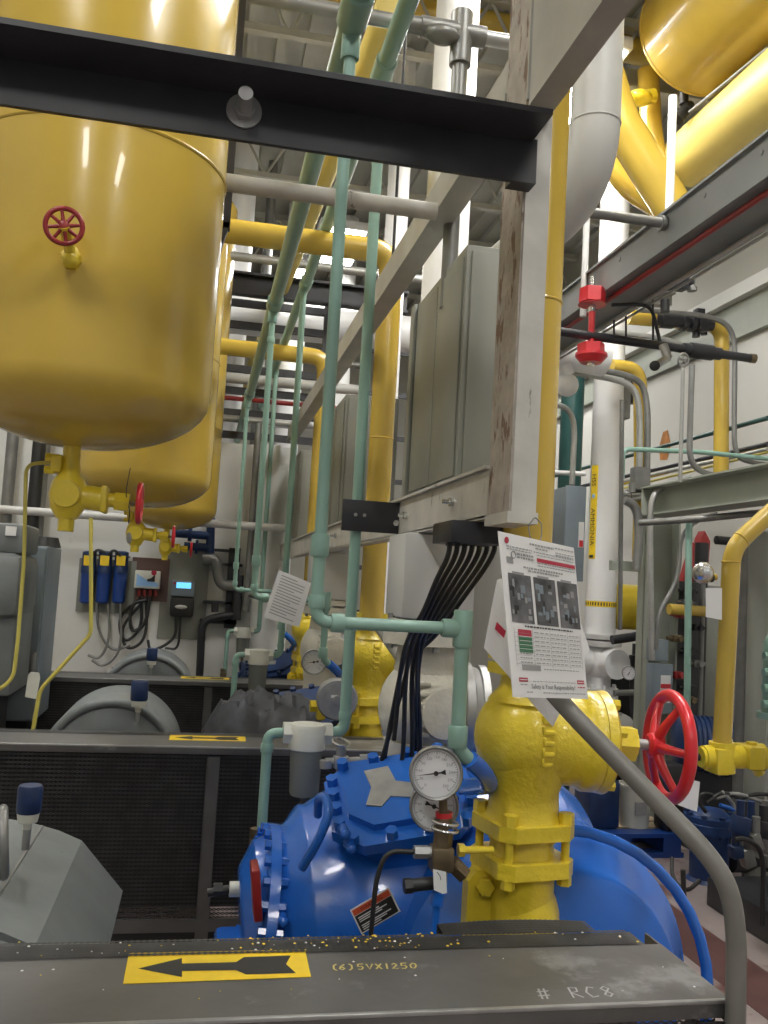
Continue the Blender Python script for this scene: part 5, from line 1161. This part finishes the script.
for i, (u, Y, m, r, lb) in enumerate(((10, 7.5, 'galv_dark', .045, 'grey conduit by the edge of the white wall'), (37, 7.45, 'black', .05, 'black conduit dropping behind the starter cabinet'), (44, 7.5, 'galv_dark', .035, 'dull conduit right beside the black conduit'))):
    vpipe('wall_riser', u, 470, Y, r, m, lb, 1.2, 5.9)
p = PY(130, 518, 7.4); solo('wall_pipe', MB().cyl((-1.9, 7.4, p.z + .0), (.68, 7.4, p.z + .0), .033, seg=18), M['grey_pipe'], 'pale pipe running level along the white wall below the tanks', 'pipe')
p = PY(34, 688, 4.9); mb = MB(); mb.prism([PY(28, 675, 4.5), PY(31, 672, 4.5), PY(39, 673, 4.5), PY(40, 678, 4.5), PY(36, 699, 4.5), PY(25, 697, 4.5)], V((0, .01, 0))); solo('hanging_tag', mb, M['plastic_white'], 'white plastic tag hanging on the lower end of the yellow tube', 'tag')

# ------------------------------------------------------------------ equipment on the white wall
W_ = WB - .002
def wq(u, v, d=0): return PY(u, v, W_ - d)
def wbox(mb, u0, v0, u1, v1, d0, d1, bev=0):
    a, b = wq(u0, v0), wq(u1, v1); return mb.bb((a.x, W_ - d1, b.z), (b.x, W_ - d0, a.z), bev)
solo('mounting_board', wbox(MB(), 80, 558, 133, 614, 0, .02), M['cab'], 'grey mounting board behind the three blue filter housings', 'board')
FL = ('first blue filter housing on the board, next to the yellow tube', 'middle blue filter housing on the grey board', 'last blue filter housing on the board, closest to the display box')
for i, u in enumerate((89, 105, 121)):
    a = wq(u, 582); k = .075
    t = thing('filter_housing', FL[i], 'filter', (a.x, W_ - .11, wq(u, 603).z), 'blue filter housings on the wall')
    zb_, zt_ = wq(u, 603).z, wq(u, 573).z; c = (a.x, W_ - .11)
    MB().lathe([(0, .035), (.015, .05), (zt_ - zb_, .055)], (c[0], c[1], zb_), (0, 0, 1), 24).build('sump', M['blue_plastic'], t)
    MB().lathe([(0, .06), (.05, .06), (.06, .055), (.17, .055), (.18, .03)], (c[0], c[1], zt_), (0, 0, 1), 24).build('head', M['blue_dark'], t)
    MB().bb((c[0] - .035, c[1] - .06, zt_ + .06), (c[0] + .035, c[1] - .052, zt_ + .14)).build('label', M['decal_yellow'], t)
solo('filter_bracket', wbox(MB(), 85, 554, 131, 558, .05, .16), M['black'], 'black bracket bar along the tops of the blue filters', 'bracket')
solo('mounting_board', wbox(MB(), 133, 557, 167, 602, 0, .015), M['brown'], 'brown board behind the blue and white display box', 'board')
t = thing('display_box', 'white controller box with a blue wave picture on the brown board', 'controller', wq(147, 590, .05))
wbox(MB(), 136, 570, 160, 589, .02, .10, .008).build('case', M['plastic_white'], t)
a, b = wq(137, 572, .10), wq(158, 587, .10)
mb = MB(); y_ = W_ - .1035; mb.mat(0).add([(a.x, y_, b.z), (b.x, y_, b.z), (b.x, y_, b.z + .03), ((a.x + b.x) / 2, y_, b.z + .05), (a.x, y_, b.z + .10)], [[0, 1, 2, 3, 4]])
y_ -= .001; mb.mat(1).add([(b.x - .09, y_, b.z + .04), (b.x - .03, y_, b.z + .04), (b.x - .03, y_, b.z + .10), (b.x - .06, y_, b.z + .07), (b.x - .09, y_, b.z + .06)], [[0, 1, 2, 3, 4]]); mb.mat(2).lathe([(0, .022), (.001, .02)], (b.x - .04, y_, b.z + .115), (0, -1, 0), 12)
mb.build('wave_picture', [M['sky_blue'], M['ink'], M['decal_red']], t)
mb = MB()
for k in range(4): mb.cyl(wq(139 + k * 5.5, 590, .06), wq(139 + k * 5.5, 596, .06), .014)
mb.build('cable_glands', M['red_dark'], t)
solo('mounting_board', wbox(MB(), 164, 545, 204, 640, 0, .012), M['cab'], 'tall pale grey board carrying the lit controller', 'board')
t = thing('lit_controller', 'dark grey controller with a lit cyan screen on the tall board', 'controller', wq(182, 616, .05))
wbox(MB(), 172, 580, 194, 597, .012, .11, .012).build('upper_case', M['cab_blue'], t)
wbox(MB(), 171, 596, 193, 617, .012, .10, .02).build('lower_case', M['black'], t)
wbox(MB(), 177, 582, 191, 588.5, .111, .113).build('screen', M['screen'], t)
wbox(MB(), 174, 582, 176, 584, .111, .114).build('red_led', M['red'], t)
MB().ball(wq(181, 607, .10), .05, 20, (1.0, .2, .35)).build('badge', M['grey_pipe'], t)
# cables
for i, (pts, m, r, lb) in enumerate((
    ([(141, 596), (142, 630), (122, 645), (118, 615), (140, 600)], 'black', .012, 'first black cable coil under the display box'),
    ([(146, 596), (147, 640), (126, 652), (120, 628), (141, 604)], 'black', .012, 'wide black cable coil under the display box'),
    ([(150, 596), (146, 625), (130, 634), (130, 604), (146, 600)], 'black', .014, 'tight black cable coil under the display box'),
    ([(176, 617), (176, 636), (166, 645), (150, 652), (148, 640)], 'black', .012, 'black cable swinging from the lit controller'),
    ([(180, 617), (179, 650), (165, 648)], 'black', .010, 'short black cable below the lit controller'),
    ([(97, 604), (98, 632), (112, 652), (130, 645)], 'galv_dark', .011, 'grey hose drooping from the first blue filter'),
    ([(108, 604), (110, 640), (100, 660), (88, 655)], 'galv_dark', .011, 'grey hose drooping from the middle blue filter'),
    ([(120, 604), (122, 650), (104, 668), (92, 660)], 'galv_dark', .011, 'grey hose drooping from the last blue filter'),
    ([(152, 655), (130, 664), (112, 669)], 'black', .012, 'black cable trailing low along the white wall'),
    ([(92, 556), (97, 549), (106, 553)], 'black', .011, 'small black hose loop over the first filters'),
    ([(108, 555), (114, 549), (121, 556)], 'black', .011, 'small black hose loop over the last filter'))):
    solo('wall_cable', MB().tube([wq(u, v, .05 + .012 * i) for u, v in pts], r, .2, 8), M[m], lb, 'cable', None, 'cables on the white wall')
# black strut stand with pipes
t = thing('strut_stand', 'black slotted strut frame with pipes at the end of the white wall', 'frame', wq(225, 640, .1))
for (u0, v0, u1, v1) in ((229, 548, 235, 628), (203, 562, 242, 567), (203, 600, 240, 605), (200, 618, 236, 624), (203, 548, 236, 553)):
    wbox(MB(), u0, v0, u1, v1, .02, .08).build('strut', M['black_steel'], t)
MB().tube([wq(203, 560, .14), wq(217, 558, .14), wq(219, 585, .14), wq(235, 586, .14)], .045, .12, 14).build('pipe', M['galv_dark'], t)
MB().tube([wq(236, 614, .14), wq(202, 620, .14), wq(199, 690, .14)], .032, .1, 14).build('black_pipe', M['black_steel'], t)
mb = MB(); mb.cyl(wq(239, 575, .14), wq(236, 620, .14), .04); mb.cyl(wq(215, 612, .14), wq(215, 602, .14), .03); mb.build('upright_pipe', M['black_steel'], t)
for (pts, lb) in (([(172, 533), (212, 536)], 'upper dark blue pipe on the white wall'), ([(184, 546), (212, 548)], 'lower dark blue pipe on the white wall'), ([(211, 518), (210, 553)], 'upright dark blue pipe on the white wall')):
    P_ = [wq(u, v, .12) for u, v in pts]; mb = MB().cyl(P_[0], P_[1], .035)
    if lb[0] != 'u' or 'upper' in lb: mb.cyl(P_[0].lerp(P_[1], .4), P_[0].lerp(P_[1], .5), .06)
    solo('blue_pipe', mb, M['blue_dark'], lb, 'pipe', None, 'dark blue pipes on the white wall')
# end pilaster of the partition with a conduit
a = PY(258, 500, 7.64); b = PY(277, 500, 7.64)
struct('wall_end', MB().bb((a.x, 7.64, 0), (b.x, WB, 2.74)), M['wall_w'])
vpipe('pilaster_conduit', 252, 520, 7.58, .028, 'galv_dark', 'grey conduit on the face of the white partition end', 1.32, 2.9)
ptube('grey_branch', [(249, 593, 6.9), (262, 597, 6.9), (285, 602, 6.9)], .03, 'galv_dark', 'grey branch pipe across the foot of the white partition end', 'pipe')
# tarp heaps on the farther compressors
mb = MB(); rr = random.Random(11); c = PY(258, 712, 4.4); nx, ny = 26, 18; vs = []
from mathutils import noise
for j in range(ny + 1):
    for i in range(nx + 1):
        a, b = i / nx - .5, j / ny - .5
        n_ = noise.noise(V((a * 5, b * 5, 2))) * .09 + abs(noise.noise(V((a * 13, b * 11, 7)))) * .07
        vs.append((c.x + .04 + a * .62, c.y + b * .6, c.z - .04 + n_ + .10 * math.cos(a * 3) * math.cos(b * 3) - .30 * max(0, abs(a) - .36) * 3 - .3 * max(0, abs(b) - .36) * 3))
mb.add(vs, [[j * (nx + 1) + i, j * (nx + 1) + i + 1, (j + 1) * (nx + 1) + i + 1, (j + 1) * (nx + 1) + i] for j in range(ny) for i in range(nx)])
tp = solo('grey_tarp', mb, M['cloth'], 'crumpled grey tarp over the second compressor unit', 'tarp')
tp.modifiers.new('thick', 'SOLIDIFY').thickness = .006
# yellow bits left of the grey gauge back
ptube('back_pipe_stub', [(338, 600, 5.4), (340, 560, 5.4), (346, 520, 5.4)], .06, 'grey_pipe', 'curved beige pipe behind the seafoam drops', 'pipe', fil=.1)
ptube('slant_brace', [(378, 625, 3.4), (402, 660, 3.3)], .022, 'galv', 'short slanting grey brace beside the cream casting', 'brace')

# ------------------------------------------------------------------ camera, light, view
cam = bpy.data.cameras.new('camera'); co = bpy.data.objects.new('camera', cam); C.objects.link(co)
cam.sensor_fit = 'VERTICAL'; cam.sensor_height = 36; cam.lens = F / 1024 * 36; cam.clip_start = .05; cam.clip_end = 100
R = Matrix((_dX, _dY, _dZ))           # rows: world axes in camera (x right, y down, z forward)
Mx = Matrix(((_dX[0], -_dX[1], -_dX[2]), (_dY[0], -_dY[1], -_dY[2]), (_dZ[0], -_dZ[1], -_dZ[2])))
co.matrix_world = Matrix.Translation(EYE) @ Mx.to_4x4()
sc = bpy.context.scene; sc.camera = co
w = bpy.data.worlds.new('world'); sc.world = w; w.use_nodes = True
w.node_tree.nodes['Background'].inputs[0].default_value = (.95, .98, 1, 1); w.node_tree.nodes['Background'].inputs[1].default_value = .28
sc.view_settings.view_transform = 'Standard'; sc.view_settings.look = 'None'; sc.view_settings.gamma = 1; sc.view_settings.use_curve_mapping = False
sc.view_settings.exposure = .33
